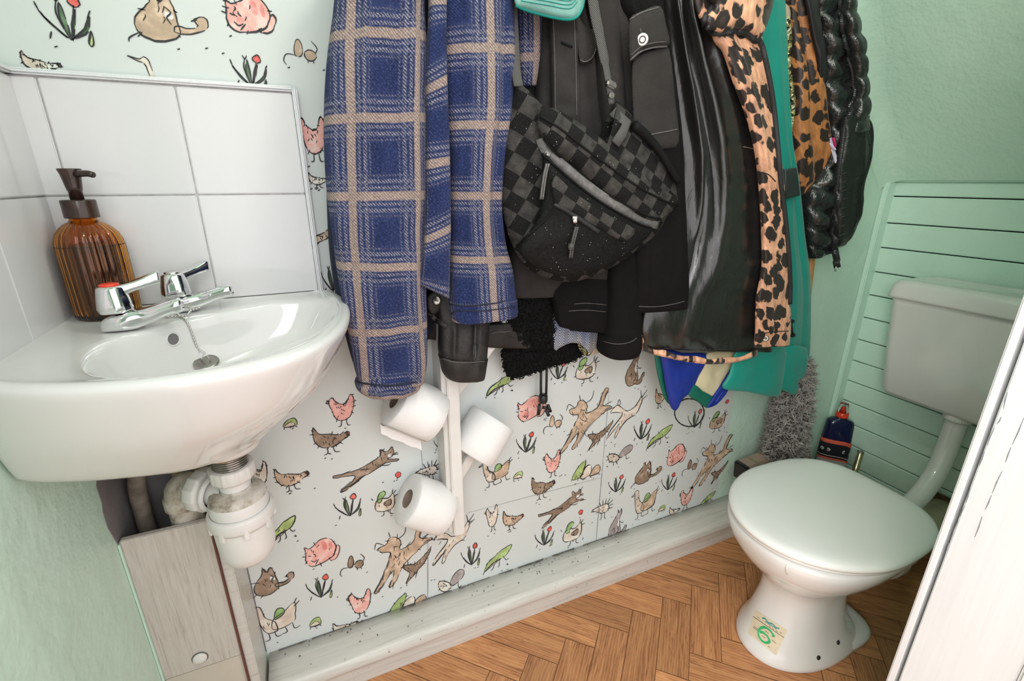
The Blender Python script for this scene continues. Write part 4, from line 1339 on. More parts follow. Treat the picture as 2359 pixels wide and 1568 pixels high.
def build_toilet():
    t = thing('toilet', 'white ceramic toilet with the lid down beside the white door frame', 'toilet', (1.12, TY, 0))
    n = 72

    def sect(z, x0, x1, hw, e=.85, back=1.0):
        """plan section: x0 front tip, x1 back, hw half width; blunter at the back"""
        out = []
        cx, hl = (x0 + x1) / 2, (x1 - x0) / 2
        for k in range(n):
            a = 2 * PI * k / n
            c, s_ = math.cos(a), math.sin(a)
            ee = e if c < 0 else e * .8 * back
            out.append(Vector((cx + math.copysign(abs(c) ** ee, c) * hl, TY + math.copysign(abs(s_) ** ee, s_) * hw, z)))
        return out
    rs = [sect(.0, .935, 1.285, .113, .95), sect(.006, .932, 1.288, .116, .95), sect(.016, .934, 1.286, .115, .95), sect(.030, .942, 1.262, .108, .95), sect(.060, .957, 1.235, .096, .95), sect(.10, .973, 1.215, .0855), sect(.15, .985, 1.205, .0790), sect(.19, .983, 1.207, .0795),
          sect(.218, .972, 1.212, .087), sect(.232, .960, 1.220, .096), sect(.238, .951, 1.226, .103), sect(.246, .946, 1.232, .108), sect(.262, .930, 1.252, .121), sect(.29, .906, 1.285, .143), sect(.325, .884, 1.312, .164), sect(.355, .873, 1.33, .176), sect(.372, .870, 1.335, .179), sect(.379, .872, 1.334, .177), sect(.381, .885, 1.322, .165)]
    mb = MB()
    mb.rings(rs)
    # trapway leaving the bowl at the back
    mb.tube(smooth_path([(1.15, TY, .20), (1.24, TY, .19), (1.31, TY, .155), (1.39, TY, .135), (1.44, TY, .135)], 6), [.070] * 6 + [.064] * 6 + [.056] * 12 + [.054], 28)
    # foot flange spreading round to the fixing holes
    mb.rings([sect(.0, 1.10, 1.30, .112, .75), sect(.018, 1.10, 1.30, .112, .75), sect(.026, 1.11, 1.294, .104, .75), sect(.028, 1.13, 1.28, .09, .75)])
    mb.build('pan', 'ceramic', t)
    # seat and lid share one D-shaped plan
    def dplan(z, grow=0.0, inner=False):
        out = []
        for k in range(n):
            a = 2 * PI * k / n
            c, s_ = math.cos(a), math.sin(a)
            e = 1.0 if c < 0 else .62
            hl = .232 + grow
            hw = .192 + grow
            out.append(Vector((1.096 + math.copysign(abs(c) ** e, c) * hl, TY + math.copysign(abs(s_) ** e, s_) * hw * (1 - .06 * max(0, c)), z)))
        return out
    mb = MB()
    mb.rings([dplan(.3825, -.012), dplan(.3835, -.006), dplan(.390, -.005), dplan(.392, -.010)])
    mb.build('seat', 'lid', t)
    mb = MB()
    mb.rings([dplan(.3925, -.006), dplan(.394, .000), dplan(.401, .0015), dplan(.4065, -.001), dplan(.4105, -.007), dplan(.4130, -.018), dplan(.4142, -.04), dplan(.4142, -.10), dplan(.4140, -.16)])
    mb.build('lid', 'lid', t)
    mb = MB()
    for s_ in (-.075, .075):
        mb.box((1.318, TY + s_, .391), (.030, .034, .020), bevel=.006)
    mb.tube([(1.322, TY - .10, .394), (1.322, TY + .10, .394)], .0075, 14)
    mb.build('hinge', 'lid', t)
    # ---- sticker wrapped onto the pedestal
    pan = [c for c in t.children if c.name.startswith('pan')][0]
    bm = bmesh.new()
    bm.from_mesh(pan.data)
    bm.transform(Matrix.Translation(world_of(pan)))
    bv = BVHTree.FromBMesh(bm)
    bm.free()
    def on_pan(px, py, lift=0.0):
        h, nn, _, _ = bv.ray_cast(CAMP, ray(px, py).normalized())
        if nn.dot(ray(px, py)) > 0:
            nn = -nn
        return h + nn * lift, nn
    # small run of old paint below the rim
    mb = MB()
    mb.tube([on_pan(1813, y_, .0008)[0] for y_ in (1300, 1308, 1316, 1322)], [.0016, .0026, .0026, .0012], 10)
    mb.build('paint_drip', 'ceramic', t)
    for k, (px, py) in enumerate(((1930, 1479), (1885, 1514))):
        p, nn = on_pan(px, py)
        mb = MB()
        mb.lathe([(.0, .0), (.0050, .0), (.0058, .0012), (.0038, .0032), (.0, .0034)], p, nn, 16)
        mb.build('floor_screw', 'blackplastic', t)
    CO = [(1741, 1404), (1813, 1451), (1788, 1509), (1724, 1458)]       # corners seen in the photograph

    def uvp(u, v):
        a = (CO[0][0] + (CO[1][0] - CO[0][0]) * u, CO[0][1] + (CO[1][1] - CO[0][1]) * u)
        b = (CO[3][0] + (CO[2][0] - CO[3][0]) * u, CO[3][1] + (CO[2][1] - CO[3][1]) * u)
        return (a[0] + (b[0] - a[0]) * v, a[1] + (b[1] - a[1]) * v)

    def on(u, v, lift):
        px, py = uvp(u, v)
        h, nn, _, _ = bv.ray_cast(CAMP, ray(px, py).normalized())
        if nn.dot(ray(px, py)) > 0:
            nn = -nn
        return h + nn * lift
    mb = MB()
    G = 12
    top = [[on(i / G, j / G, .0009) for i in range(G + 1)] for j in range(G + 1)]
    mb.rings(top, 0, False, False, closed=False)

    def line(pts, w, mi, lift=.0014):
        P = [on(u, v, lift) for u, v in pts]
        for i in range(len(P) - 1):
            t_ = (P[i + 1] - P[i]).normalized()
            nn = (CAMP - P[i]).normalized()
            sd = t_.cross(nn).normalized() * (w / 2)
            e0, e1 = P[i] - t_ * w * .2, P[i + 1] + t_ * w * .2
            mb.add([e0 + sd, e1 + sd, e1 - sd, e0 - sd], [[0, 1, 2, 3]], mi, smooth=False)
    six = [(.72, .48), (.70, .42), (.60, .36), (.47, .35), (.36, .42), (.30, .54), (.29, .68), (.34, .80), (.46, .87), (.58, .85), (.66, .76), (.64, .66), (.55, .59), (.43, .58), (.33, .64)]
    line([tuple(p) for p in smooth_path(six, 5)], .0060, 1)
    line([(k / 8, .285) for k in range(9)], .0013, 3)
    rng = random.Random(2)
    fish = [(.26, .13), (.34, .08), (.46, .14), (.58, .09), (.68, .13), (.78, .10)]
    line([tuple(p) for p in smooth_path(fish, 4)], .0040, 2)
    line([(.36, .17), (.50, .19), (.62, .16), (.72, .18)], .0022, 2)
    for u0, u1, v in ((.50, .56, .235), (.60, .66, .235), (.72, .79, .235), (.84, .90, .20), (.12, .18, .20), (.10, .28, .60), (.44, .56, .48), (.40, .52, .72), (.72, .86, .62), (.68, .74, .90), (.10, .24, .66)):
        line([(u0, v), (u1, v + .01)], .0011, 3)
    mb.build('sticker', ['sticker', 'green', 'tealprint', 'brownprint'], t, recalc=False)
    return t


build_toilet()


def build_cistern():
    x0, x1 = 1.638, 1.806
    y0, y1 = .44, .832
    t = thing('cistern', 'white plastic cistern hung on the green boarded wall above the toilet', 'cistern', ((x0 + x1) / 2, .63, .53))

    def rr(x0, x1, y0, y1, z, r=.03, rb=.008):
        out = []
        for (cx, cy, a0, rad) in ((x1 - rb, y1 - rb, 0, rb), (x0 + r, y1 - r, 90, r), (x0 + r, y0 + r, 180, r), (x1 - rb, y0 + rb, 270, rb)):
            for k in range(7):
                a = math.radians(a0 + 15 * k)
                out.append(Vector((cx + rad * math.cos(a), cy + rad * math.sin(a), z)))
        return out
    mb = MB()
    mb.rings([rr(x0 + .045, x1, y0 + .05, y1 - .050, .522, .025), rr(x0 + .026, x1, y0 + .030, y1 - .034, .524, .03), rr(x0 + .018, x1, y0 + .022, y1 - .028, .536, .03), rr(x0 + .010, x1, y0 + .012, y1 - .017, .66, .028), rr(x0 + .002, x1, y0 + .004, y1 - .005, .815, .026), rr(x0, x1, y0, y1 - .002, .838, .026)])
    mb.build('tank', 'ceramic', t)
    mb = MB()
    g = .009
    mb.rings([rr(x0 + .002, x1, y0, y1, .833, .028), rr(x0 - g, x1, y0 - g, y1 + g, .8345, .03), rr(x0 - g, x1, y0 - g, y1 + g, .842, .03), rr(x0 - g + .004, x1, y0 - .002, y1 + .003, .872, .03), rr(x0 - g + .012, x1, y0 + .006, y1 - .006, .884, .03),
              rr(x0 + .018, x1 - .004, y0 + .022, y1 - .022, .889, .03), rr(x0 + .036, x1 - .01, y0 + .04, y1 - .040, .8865, .03), rr(x0 + .042, x1 - .016, y0 + .046, y1 - .046, .884, .028)])
    mb.build('cistern_lid', 'ceramic', t)
    f = thing('flush_pipe', 'white plastic flush pipe curving from the cistern down to the toilet', 'pipe', (1.6, .60, .25))
    a = at(2200, 985, x=1.70)
    xx = a.x
    pth = [Vector((xx, a.y, .540)), Vector((xx, a.y, .50)), Vector((xx, a.y + .001, .455)), Vector((xx - .006, a.y, .40)), Vector((xx - .028, a.y - .003, .345)), Vector((xx - .072, a.y - .008, .300)), Vector((xx - .14, a.y - .012, .262)), Vector((xx - .24, a.y - .014, .245)), Vector((1.31, TY, .25))]
    mb = MB()
    mb.tube(smooth_path(pth, 6), .0265, 28)
    mb.build('bent_pipe', 'ceramic', f)
    mb = MB()
    mb.lathe([(.027, .0), (.0335, 0), (.0345, .003), (.0345, .015), (.033, .018), (.027, .018)], Vector((xx, a.y, .506)), None, 96, ripple=lambda a, j: 1 + .022 * (1 if math.cos(32 * a) > 0 else -1), cap0=False, cap1=False)
    mb.build('ribbed_nut', 'trap', f)
    s = thing('soil_pipe', 'stained cream soil pipe behind the toilet running into the boarded wall', 'pipe', (1.6, TY, .08))
    mb = MB()
    mb.tube([(1.36, TY, .135), (1.50, TY + .005, .134), (1.60, TY + .01, .132), (1.83, TY + .02, .128)], .060, 32)
    mb.build('pipe_run', simple('stained cream plastic', (.55, .48, .34), .4, .25, 22), s)
    mb = MB()
    mb.lathe([(.058, -.02), (.068, -.018), (.069, .02), (.062, .026), (.058, .026)], (1.44, TY, .135), (1, 0, 0), 36, cap0=False, cap1=False)
    mb.build('pan_collar', 'trap', s)
    mb = MB()
    mb.box((1.805, TY + .02, .125), (.004, .16, .155), bevel=.001)
    mb.build('rough_opening', simple('raw brown board edge', (.11, .055, .022), .8, .4, 60), s)


build_cistern()


def cleaner_bottle():
    base = Vector((1.690, .905, .06))
    t = thing('cleaner_bottle', 'navy toilet cleaner bottle with a red cap standing behind the lid', 'bottle', (1.690, .905, 0))
    d = (at(1945, 1000, y=.9) - at(1905, 1000, y=.9))
    ax = Vector((.80, -.60, 0)).normalized()         # broad face turned to the doorway
    dp = Vector((.60, .80, 0)).normalized()
    secs = [(.0, .042, .022), (.006, .048, .026), (.03, .0490, .027), (.18, .0490, .027), (.26, .0475, .026), (.305, .0455, .025), (.345, .043, .023), (.356, .040, .0215), (.362, .030, .019), (.366, .0175, .0165), (.375, .0165, .0165)]

    def sec(z, a, b, k):
        q = 2 * PI * k / 40
        c, s_ = math.cos(q), math.sin(q)
        e = .6
        lean = Vector((0.10, -.02, 0)) * (z - .18) * .0
        return Vector((base.x, base.y, z)) + ax * (math.copysign(abs(c) ** e, c) * a) + dp * (math.copysign(abs(s_) ** e, s_) * b) + lean
    mb = MB()
    mb.rings([[sec(z, a, b, k) for k in range(40)] for z, a, b in secs])
    mb.build('bottle_body', 'navyplastic', t)
    # label bands wrapped round the front
    def wrap(z0, z1, mi, lift, mb, slope=.26):
        z0, z1 = z0 + .035, z1 + .035
        rows = []
        for zz in (z0, z1):
            row = []
            for k in range(20, 41):
                p = sec(zz, .0490 + lift, .027 + lift, k)
                u = (k - 20) / 20
                p.z += (u - .5) * -slope * .10 + .012 * math.sin(u * PI)
                row.append(p)
            rows.append(row)
        mb.rings(rows, mi, False, False, closed=False)
    mb = MB()
    LZ = .035
    wrap(.225, .240, 1, .0008, mb)
    wrap(.170, .225, 0, .0006, mb)
    wrap(.160, .168, 1, .0008, mb)
    wrap(.120, .160, 2, .0007, mb)
    wrap(.112, .120, 1, .0009, mb)
    wrap(.05, .112, 2, .0006, mb)
    wrap(.1745, .1765, 3, .0011, mb)
    for k in (23, 27, 31, 35):                       # white ring icons on the dark band
        c = sec(.235, .0500, .0281, k + .5)
        c.z += .012 * math.sin((k + .5 - 20) / 20 * PI) - ((k + .5 - 20) / 20 - .5) * .026
        nn = (sec(.2, .06, .038, k + .5) - sec(.2, .05, .028, k + .5)).normalized()
        mb.lathe([(.0040, .0008), (.0062, .0008)], c, nn, 18, 3, cap0=False, cap1=False)
        mb.lathe([(.0, .0008), (.0022, .0009)], c + Vector((.001, 0, .001)), nn, 8, 3, cap0=False, cap1=False)
    for k0, k1, zz in ((22, 25, .14), (28, 33, .143), (34, 38, .138), (22, 27, .09), (30, 36, .085)):
        row = []
        zz += .035
        for z_ in (zz - .006, zz + .006):
            rw = []
            for k in range(k0, k1 + 1):
                p = sec(z_, .0500, .0281, k)
                p.z += .012 * math.sin((k - 20) / 20 * PI) - ((k - 20) / 20 - .5) * .026
                rw.append(p)
            row.append(rw)
        mb.rings(row, 3 if k0 % 2 == 0 else 0, False, False, closed=False)
    mb.build('label', ['label_dark', 'label_org', 'label_grey', 'white'], t, recalc=False)
    mb = MB()
    mb.lathe([(0, .372), (.0195, .372), (.020, .375), (.0195, .388), (.0175, .390), (0, .390)], (base.x, base.y, 0), None, 28)
    mb.build('cap_collar', 'red', t)
    mb = MB()
    mb.lathe([(0, .3895), (.0165, .3895), (.0160, .400), (.0135, .420), (.0125, .424), (.0, .4245)], (base.x, base.y, 0), None, 24)
    mb.build('clear_cap', 'clear', t)
    mb = MB()
    mb.lathe([(0, .3898), (.0075, .3898), (.0045, .412), (0, .413)], (base.x, base.y, 0), None, 14)
    mb.build('nozzle', 'red', t)


cleaner_bottle()


def duster():
    A, B = at(1868, 590, y=.935), at(1812, 1080, y=.90)
    t = thing('fluffy_mop', 'shaggy grey microfibre mop on a wooden pole, upside down in the back corner', 'mop', (1.40, .90, 0))
    top = at(1846, 828, y=.915)
    bot = at(1795, 1085, y=.895)
    bot = top + (bot - top) * ((top.z - .035) / (top.z - bot.z))
    axis = (top - bot).normalized()
    mb = MB()
    hi = top + (at(1868, 600, y=.95) - top) * 1.75
    mb.tube([top - axis * .06, at(1868, 600, y=.95), hi], .0115, 18)
    mb.build('pole', 'wood', t)
    # head: core plus several thousand curled fibres of real thickness
    rng = random.Random(9)
    mb = MB()
    L = (top - bot).length
    sx = axis.orthogonal().normalized()
    sy = axis.cross(sx)
    core = []
    for k in range(15):
        u = k / 14
        r = .081 * (math.sin(PI * min(1, .10 + u * .84)) ** .45) * (1.0 - .18 * u)
        core.append((r * .80, u * L))
    mb.lathe([(0.0, 0)] + core + [(0, L)], bot, axis, 24)
    mb.build('mop_core', simple('dark mop backing', (.05, .045, .045), .95), t)
    mb = MB()
    for i in range(8500):
        u = rng.random()
        a = rng.uniform(0, 2 * PI)
        r = .081 * (math.sin(PI * min(1, .10 + u * .84)) ** .45) * (1.0 - .18 * u)
        out = (sx * math.cos(a) + sy * math.sin(a))
        p = bot + axis * (u * L) + out * (r * .74)
        dr = (out * rng.uniform(.25, 1) + sx * rng.gauss(0, .45) + sy * rng.gauss(0, .45) + axis * rng.gauss(-.1, .55)).normalized()
        ln = rng.uniform(.016, .030)
        cv = dr.cross(Vector((rng.gauss(0, 1), rng.gauss(0, 1), rng.gauss(0, 1)))).normalized() * rng.uniform(.3, 1.0)
        w = rng.uniform(.0013, .0026)
        sd = dr.orthogonal().normalized()
        s2 = dr.cross(sd)
        vs = []
        NS = 5
        for k in range(NS):
            q = k / (NS - 1)
            c = p + dr * (ln * (q - .25 * q * q)) + cv * (ln * q * q * .9)
            ww = (.6, 1, 1.15, 1, .45)[k]
            for m_ in range(4):
                b = 2 * PI * m_ / 4
                vs.append(c + sd * (math.cos(b) * w * ww) + s2 * (math.sin(b) * w * ww * .5))
        fs = []
        for k in range(NS - 1):
            for m_ in range(4):
                fs.append([k * 4 + m_, k * 4 + (m_ + 1) % 4, k * 4 + 4 + (m_ + 1) % 4, k * 4 + 4 + m_])
        fs.append([(NS - 1) * 4 + m_ for m_ in range(4)])
        mb.add(vs, fs)
    tag(mb.build('fluffy_head', 'fluff', t, recalc=False), kind='stuff')
    # things half hidden behind the toilet
    b = thing('broom_head', 'pinkish beige block with a black end lying under the grey mop', 'broom head', (1.40, .90, .16))
    P, Q = at(1722, 1076, y=.90), at(1772, 1055, y=.90)
    d = (Q - P)
    d.z = d.z
    dn = d.normalized()
    rot = dn.to_track_quat('X', 'Z').to_matrix()
    mb = MB()
    c = P + dn * .09 + Vector((0, .02, -.030))
    mb.box(c, (.17, .05, .06), rot, bevel=.004)
    mb.build('block', 'beige', b)
    mb = MB()
    mb.box(P + dn * .002 + Vector((0, .02, -.030)), (.018, .052, .062), rot, bevel=.004)
    mb.build('end_cap', 'blackplastic', b)
    mb = MB()
    mb.box(P + dn * .046 + Vector((0, .02, -.029)), (.006, .0525, .0625), rot, bevel=.001)
    mb.build('seam_band', simple('olive band', (.22, .22, .14), .6), b)
    b.location.z = .16
    mb = MB()
    pA = at(1862, 1030, y=.93)
    pts = [at(1846, 1050, y=.93), at(1862, 1022, y=.93), at(1871, 1062, y=.93), at(1876, 1110, y=.93), at(1836, 1110, y=.93)]
    mb.slab(pts, (.01, .03, 0))
    bo = at(1850, 1100, y=.93)
    tag(mb.build('cardboard_piece', 'beige'), 'beige board corner poking up between the grey mop and the navy bottle', 'board')
    top = at(1983, 1041, x=1.66)
    low = at(1966, 1110, x=1.66)
    ax = (top - low).normalized()
    t3 = thing('brush_handle', 'shiny brass coloured tube handle standing by the boarded wall behind the lid', 'handle', (low.x, low.y, 0))
    mb = MB()
    mb.tube([Vector((top.x - .004, top.y + .003, .05)), Vector((top.x, top.y, top.z))], .0098, 24)
    mb.build('tube', 'gold', t3)
    mb = MB()
    mb.lathe([(.0, .0), (.0098, .0), (.0102, .002), (.0092, .004), (0, .0035)], top - Vector((0, 0, .001)), (0, 0, 1), 24)
    mb.build('end_plug', 'steel', t3)
    mb = MB()
    mb.lathe([(.0, .0), (.035, 0), (.036, .01), (.034, .10), (.030, .115), (0, .115)], (top.x - .004, top.y + .003, .0), (0, 0, 1), 32)
    mb.build('brush_pot', 'whitewood', t3)


duster()
# ================================================================ THE COATS
def crow(rows, per):
    """Catmull-Rom through rows of numbers"""
    return smooth_path(rows, per)


class Cloth:
    """a hanging tube of cloth: rows (xl, yl, xr, yr, Y, T[, Yr]) give its two edges in the
    photograph, the depth Y at which it hangs and its half thickness T"""

    def __init__(s, name, rows, mat, parent, per=9, n=80, sq=.62, folds=(), wr=(.004, 9, 3.5), seed=0, lip=True, baffle=None, bottom='lip', u0=0.0, v0=0.0, mods=(), extra=None, backT=None):
        rows = [list(r) + [r[4]] if len(r) == 6 else list(r) for r in rows]
        R = crow(rows, per)
        rings, uvs = [], []
        vlen, prev = v0, None
        m = len(R)
        for i, (xl, yl, xr, yr, Y, T, Yr) in enumerate(R):
            L, Q = at(xl, yl, y=Y), at(xr, yr, y=Yr)
            C, A = (L + Q) / 2, (Q - L) / 2
            N = Vector((A.y, -A.x, 0))
            N = N.normalized() if N.length > 1e-6 else Vector((0, -1, 0))
            if prev is not None:
                vlen += (C - prev).length
            prev = C
            ring, us = [], []
            arc, pp = 0, None
            vv = i / (m - 1)
            for k in range(n + 1):
                a = 2 * PI * k / n + PI / 2           # start at the back middle, seam hidden there
                c, sn = math.cos(a), math.sin(a)
                ac = math.copysign(abs(c) ** sq, c)
                asn = math.copysign(abs(sn) ** sq, sn)
                front = -asn
                p = C + A * ac + N * (front * (T if front > 0 or backT is None else backT))
                if front > -.2:
                    w = min(1, front + .2)
                    d = 0.0
                    for (fu, fw, fa, s0, s1, *sl) in folds:
                        if s0 <= vv <= s1:
                            win = math.sin(PI * (vv - s0) / (s1 - s0)) ** .5
                            cc = fu + (sl[0] * (vv - s0) if sl else 0)
                            d += fa * math.exp(-((ac - cc) / fw) ** 2) * win
                    d += wr[0] * fbm((ac * A.length * wr[1] * 1.0 + seed, vlen * wr[2], seed * 1.7), 3)
                    if baffle:
                        per_, amp, tilt = baffle
                        d += amp * (abs(math.sin(PI * (vlen + tilt * ac * A.length) / per_)) ** .55 - .5)
                    p = p + N * (d * w)
                if pp is not None:
                    arc += (p - pp).length
                pp = p
                ring.append(p)
                us.append(arc)
            mid = us[n // 2]
            rings.append(ring)
            uvs += [(u - mid + u0, -vlen) for u in us]
        nn = n + 1
        mb = MB()
        if bottom == 'lip':
            last = rings[-1]
            cen = sum(last[:-1], Vector()) / n
            for f, up in ((.93, .001), (.86, .012), (.82, .035)):
                rings.append([cen + (p - cen) * f + Vector((0, 0, up)) for p in last])
                uvs += [(u - us[n // 2] + u0, -vlen - up) for u in us]
        mb.rings(rings, 0, False, False, closed=False, uvs=uvs)
        o = len(mb.v)
        mb.f.append([len(rings) * nn - nn + k for k in range(n)])
        mb.mi.append(0)
        mb.sm.append(True)
        mb.f.append(list(range(n))[::-1])
        mb.mi.append(0)
        mb.sm.append(True)
        s.rings = rings
        s.obj = mb.build(name, mat, parent, mods=mods)
        bm = bmesh.new()
        bm.from_mesh(s.obj.data)
        bm.transform(Matrix.Translation(world_of(s.obj)))
        s.bv = BVHTree.FromBMesh(bm)
        bm.free()

    def on(s, px, py, lift=.001):
        return surf([s.bv], px, py, lift)


def surf(bvs, px, py, lift=.001, default_y=None):
    d = ray(px, py).normalized()
    best = None
    for b in bvs:
        h = b.ray_cast(CAMP, d)
        if h[0] is not None and (best is None or h[3] < best[3]):
            best = h
    if best is None:
        for r in (4, 8, 14, 22):                       # just off the edge: take the nearest surface
            for k in range(8):
                dd = ray(px + r * math.cos(k * PI / 4), py + r * math.sin(k * PI / 4)).normalized()
                for b in bvs:
                    h = b.ray_cast(CAMP, dd)
                    if h[0] is not None:
                        return CAMP + d * h[3] + Vector((0, -lift, 0))
        return at(px, py, y=default_y if default_y else .8)
    h, n = best[0], best[1]
    if n.dot(d) > 0:
        n = -n
    return h + n * lift


def pillow(name, outline, Y, tf, tb, mat, parent, rnd=.5, nr=14, per=5, wr=(.003, 12), seed=0, uvrot=0.0, uvs=1.0, mods=(), Yfun=None, smoothpath=True, uvo=(0, 0)):
    """stuffed or folded cloth piece: outline from the photograph at depth Y, front and back swelling tf, tb"""
    cur = smooth_path([np.array(p, float) for p in outline], per, True) if smoothpath else [np.array(p, float) for p in outline]
    P = []
    for p in cur:
        y = Yfun(p[0], p[1]) if Yfun else Y
        P.append(at(p[0], p[1], y=y))
    n = len(P)
    C = sum(P, Vector()) / n
    N = Vector((-.25, -1, 0)).normalized()
    rs, uv = [], []
    cr, sr = math.cos(uvrot), math.sin(uvrot)

    def emit(r, t):
        row = []
        for p in P:
            q = C + (p - C) * r
            prof = (1 - r ** (1 / rnd * 1.2)) ** .5 if r < 1 else 0
            d = t * prof
            q2 = q + N * d
            if t > 0:
                q2 = q2 + N * (wr[0] * fbm((q.x * wr[1] + seed, q.z * wr[1], seed), 3) * prof)
            row.append(q2)
            x, z = q.x * uvs, q.z * uvs
            uv.append((x * cr - z * sr + uvo[0], x * sr + z * cr + uvo[1]))
        rs.append(row)
    RR = [.02 + .98 * (1 - (1 - k / nr) ** 1.7) for k in range(nr + 1)]
    for r in RR:
        emit(r, tf)
    for r in RR[::-1][1:]:
        emit(r, -tb)
    mb = MB()
    mb.rings(rs, 0, True, True, uvs=uv)
    o = mb.build(name, mat, parent, mods=mods)
    bm = bmesh.new()
    bm.from_mesh(o.data)
    bm.transform(Matrix.Translation(world_of(o)))
    bv = BVHTree.FromBMesh(bm)
    bm.free()
    return o, bv


def seam(name, bvs, pts, mat, parent, r=.0012, lift=.0008, per=6, flat=1.0):
    P = [surf(bvs, x, y, lift) for x, y in smooth_path(pts, per)]
    mb = MB()
    mb.tube(P, r, 6, flat=flat)
    return mb.build(name, mat, parent)


def strip(name, bvs, pts, w, th, mat, parent, lift=.001, per=6):
    P = [surf(bvs, x, y, lift) for x, y in smooth_path(pts, per)]
    mb = MB()
    N = [(CAMP - p).normalized() for p in P]
    mb.ribbon(P, w, th, N)
    return mb.build(name, mat, parent)


def teeth(name, P, mat, parent, pitch=.0042, size=(.0032, .0019, .0022), side=None):
    mb = MB()
    P = [Vector(p) for p in P]
    acc = 0
    for i in range(len(P) - 1):
        seg = P[i + 1] - P[i]
        l = seg.length
        if l < 1e-7:
            continue
        t = seg / l
        while acc < l:
            c = P[i] + t * acc
            nn = (CAMP - c).normalized()
            sd = t.cross(nn).normalized()
            R = Matrix((sd, t, sd.cross(t))).transposed()
            mb.box(c, size, R)
            acc += pitch
        acc -= l
    return mb.build(name, mat, parent)


# ---- the rail above the picture that carries them
def coat_rail():
    t = thing('coat_rail', 'wooden coat rail with metal hooks on the papered wall above the coats', 'coat rail', (.65, .98, 1.66))
    mb = MB()
    mb.box((.68, .9885, 1.70), (1.22, .020, .09), bevel=.004)
    mb.build('rail_board', 'whitewood', t)
    for x in (.18, .40, .58, .80, .95, 1.14, 1.25):
        mb = MB()
        mb.tube(smooth_path([(x, .978, 1.705), (x, .95, 1.70), (x, .915, 1.685), (x, .888, 1.70), (x, .882, 1.73)], 4), .006, 12)
        mb.build('hook', 'steel', t)


coat_rail()


def plaid_jacket():
    t = thing('plaid_shirt_jacket', 'blue and cream plaid flannel shirt jacket hanging nearest the basin', 'jacket', (.30, .88, .95))
    Cloth('back_panel', [(800, -160, 1180, -160, .94, .03), (770, 0, 1230, 0, .945, .03), (757, 200, 1215, 200, .95, .028), (752, 380, 1100, 380, .955, .026), (757, 560, 1050, 560, .955, .024), (775, 690, 1010, 690, .955, .022), (800, 790, 990, 770, .955, .02), (812, 832, 960, 820, .955, .012)],
          'navycloth', t, seed=3)
    Cloth('collar_fold', [(1180, -140, 1250, -140, .90, .02), (1182, 0, 1245, 0, .905, .02), (1188, 90, 1242, 90, .91, .02), (1192, 150, 1238, 150, .915, .018), (1200, 200, 1232, 200, .92, .012)], 'plaid', t, seed=4, u0=.05)
    Cloth('sleeve', [(800, -170, 985, -170, .885, .035), (772, 0, 974, 0, .88, .046), (753, 140, 982, 140, .878, .050), (746, 290, 986, 285, .878, .052), (752, 430, 988, 425, .88, .052), (768, 560, 984, 560, .88, .050), (785, 680, 979, 670, .882, .048), (803, 770, 980, 750, .884, .046), (815, 840, 980, 825, .885, .044), (826, 880, 972, 872, .886, .042)],
          'plaid', t, per=12, n=110, folds=((-.35, .10, .010, 0, .55), (.25, .13, -.009, 0, .6), (.62, .10, .010, .05, .95), (-.1, .22, .006, .45, 1), (-.7, .1, -.005, .3, .8)), wr=(.0065, 11, 5), seed=1, u0=.0, v0=.02)
    lc = Cloth('cuff', [(828, 858, 976, 846, .886, .0445), (824, 872, 972, 862, .886, .045), (818, 884, 966, 874, .886, .046), (824, 894, 964, 884, .886, .045), (838, 902, 955, 893, .886, .043), (846, 904, 948, 896, .886, .040)], 'plaid', t, per=4, n=110, folds=((.3, .08, .004, 0, 1), (-.4, .1, .005, 0, 1), (.75, .07, -.005, 0, 1)), wr=(.004, 40, 8), seed=2, u0=.0, v0=.845)
    seam('cuff_seam', [lc.bv], [(826, 862), (870, 868), (920, 862), (972, 852)], 'navycloth', t, r=.0016)
    seam('cuff_seam', [lc.bv], [(822, 878), (850, 884), (900, 888), (950, 880), (968, 876)], 'navycloth', t, r=.0020)
    Cloth('sleeve', [(1005, -170, 1168, -170, .890, .03), (1010, 0, 1174, 0, .885, .042), (1012, 135, 1178, 135, .883, .045), (1018, 252, 1173, 252, .883, .046), (1025, 352, 1155, 352, .884, .045), (1028, 470, 1148, 470, .885, .044), (1030, 558, 1158, 558, .886, .043), (1033, 616, 1175, 616, .880, .038), (1036, 690, 1184, 684, .872, .034), (1040, 738, 1187, 722, .870, .033)],
          'plaid', t, per=10, n=100, folds=((.55, .12, -.012, 0, .8), (-.45, .1, .006, 0, .9), (.2, .15, .006, .4, 1)), wr=(.005, 11, 5), seed=5, u0=.05, v0=-.004)
    cu = c = Cloth('cuff', [(1033, 692, 1186, 684, .872, .0360), (1036, 712, 1187, 700, .871, .0370), (1040, 733, 1188, 715, .870, .0370), (1046, 741, 1184, 724, .870, .035)], 'plaid', t, per=5, n=100, wr=(.003, 14, 8), seed=6, u0=.05, v0=.80)
    seam('cuff_seam', [c.bv], [(1036, 700), (1080, 704), (1140, 698), (1185, 690)], 'navycloth', t, r=.0016)
    seam('cuff_seam', [c.bv], [(1040, 722), (1060, 715), (1110, 716), (1186, 706)], 'navycloth', t, r=.0013)
    Cloth('front_edge', [(985, -170, 1030, -170, .85, .012), (989, 0, 1027, 0, .842, .014), (981, 176, 1027, 150, .838, .016), (982, 329, 1034, 323, .838, .016), (978, 528, 1037, 499, .840, .016), (970, 610, 1036, 600, .842, .015), (966, 655, 1035, 688, .845, .010)],
          'plaid', t, n=64, wr=(.003, 9, 5), seed=7, u0=.002, v0=-.04)
    return t


plaid_jacket()


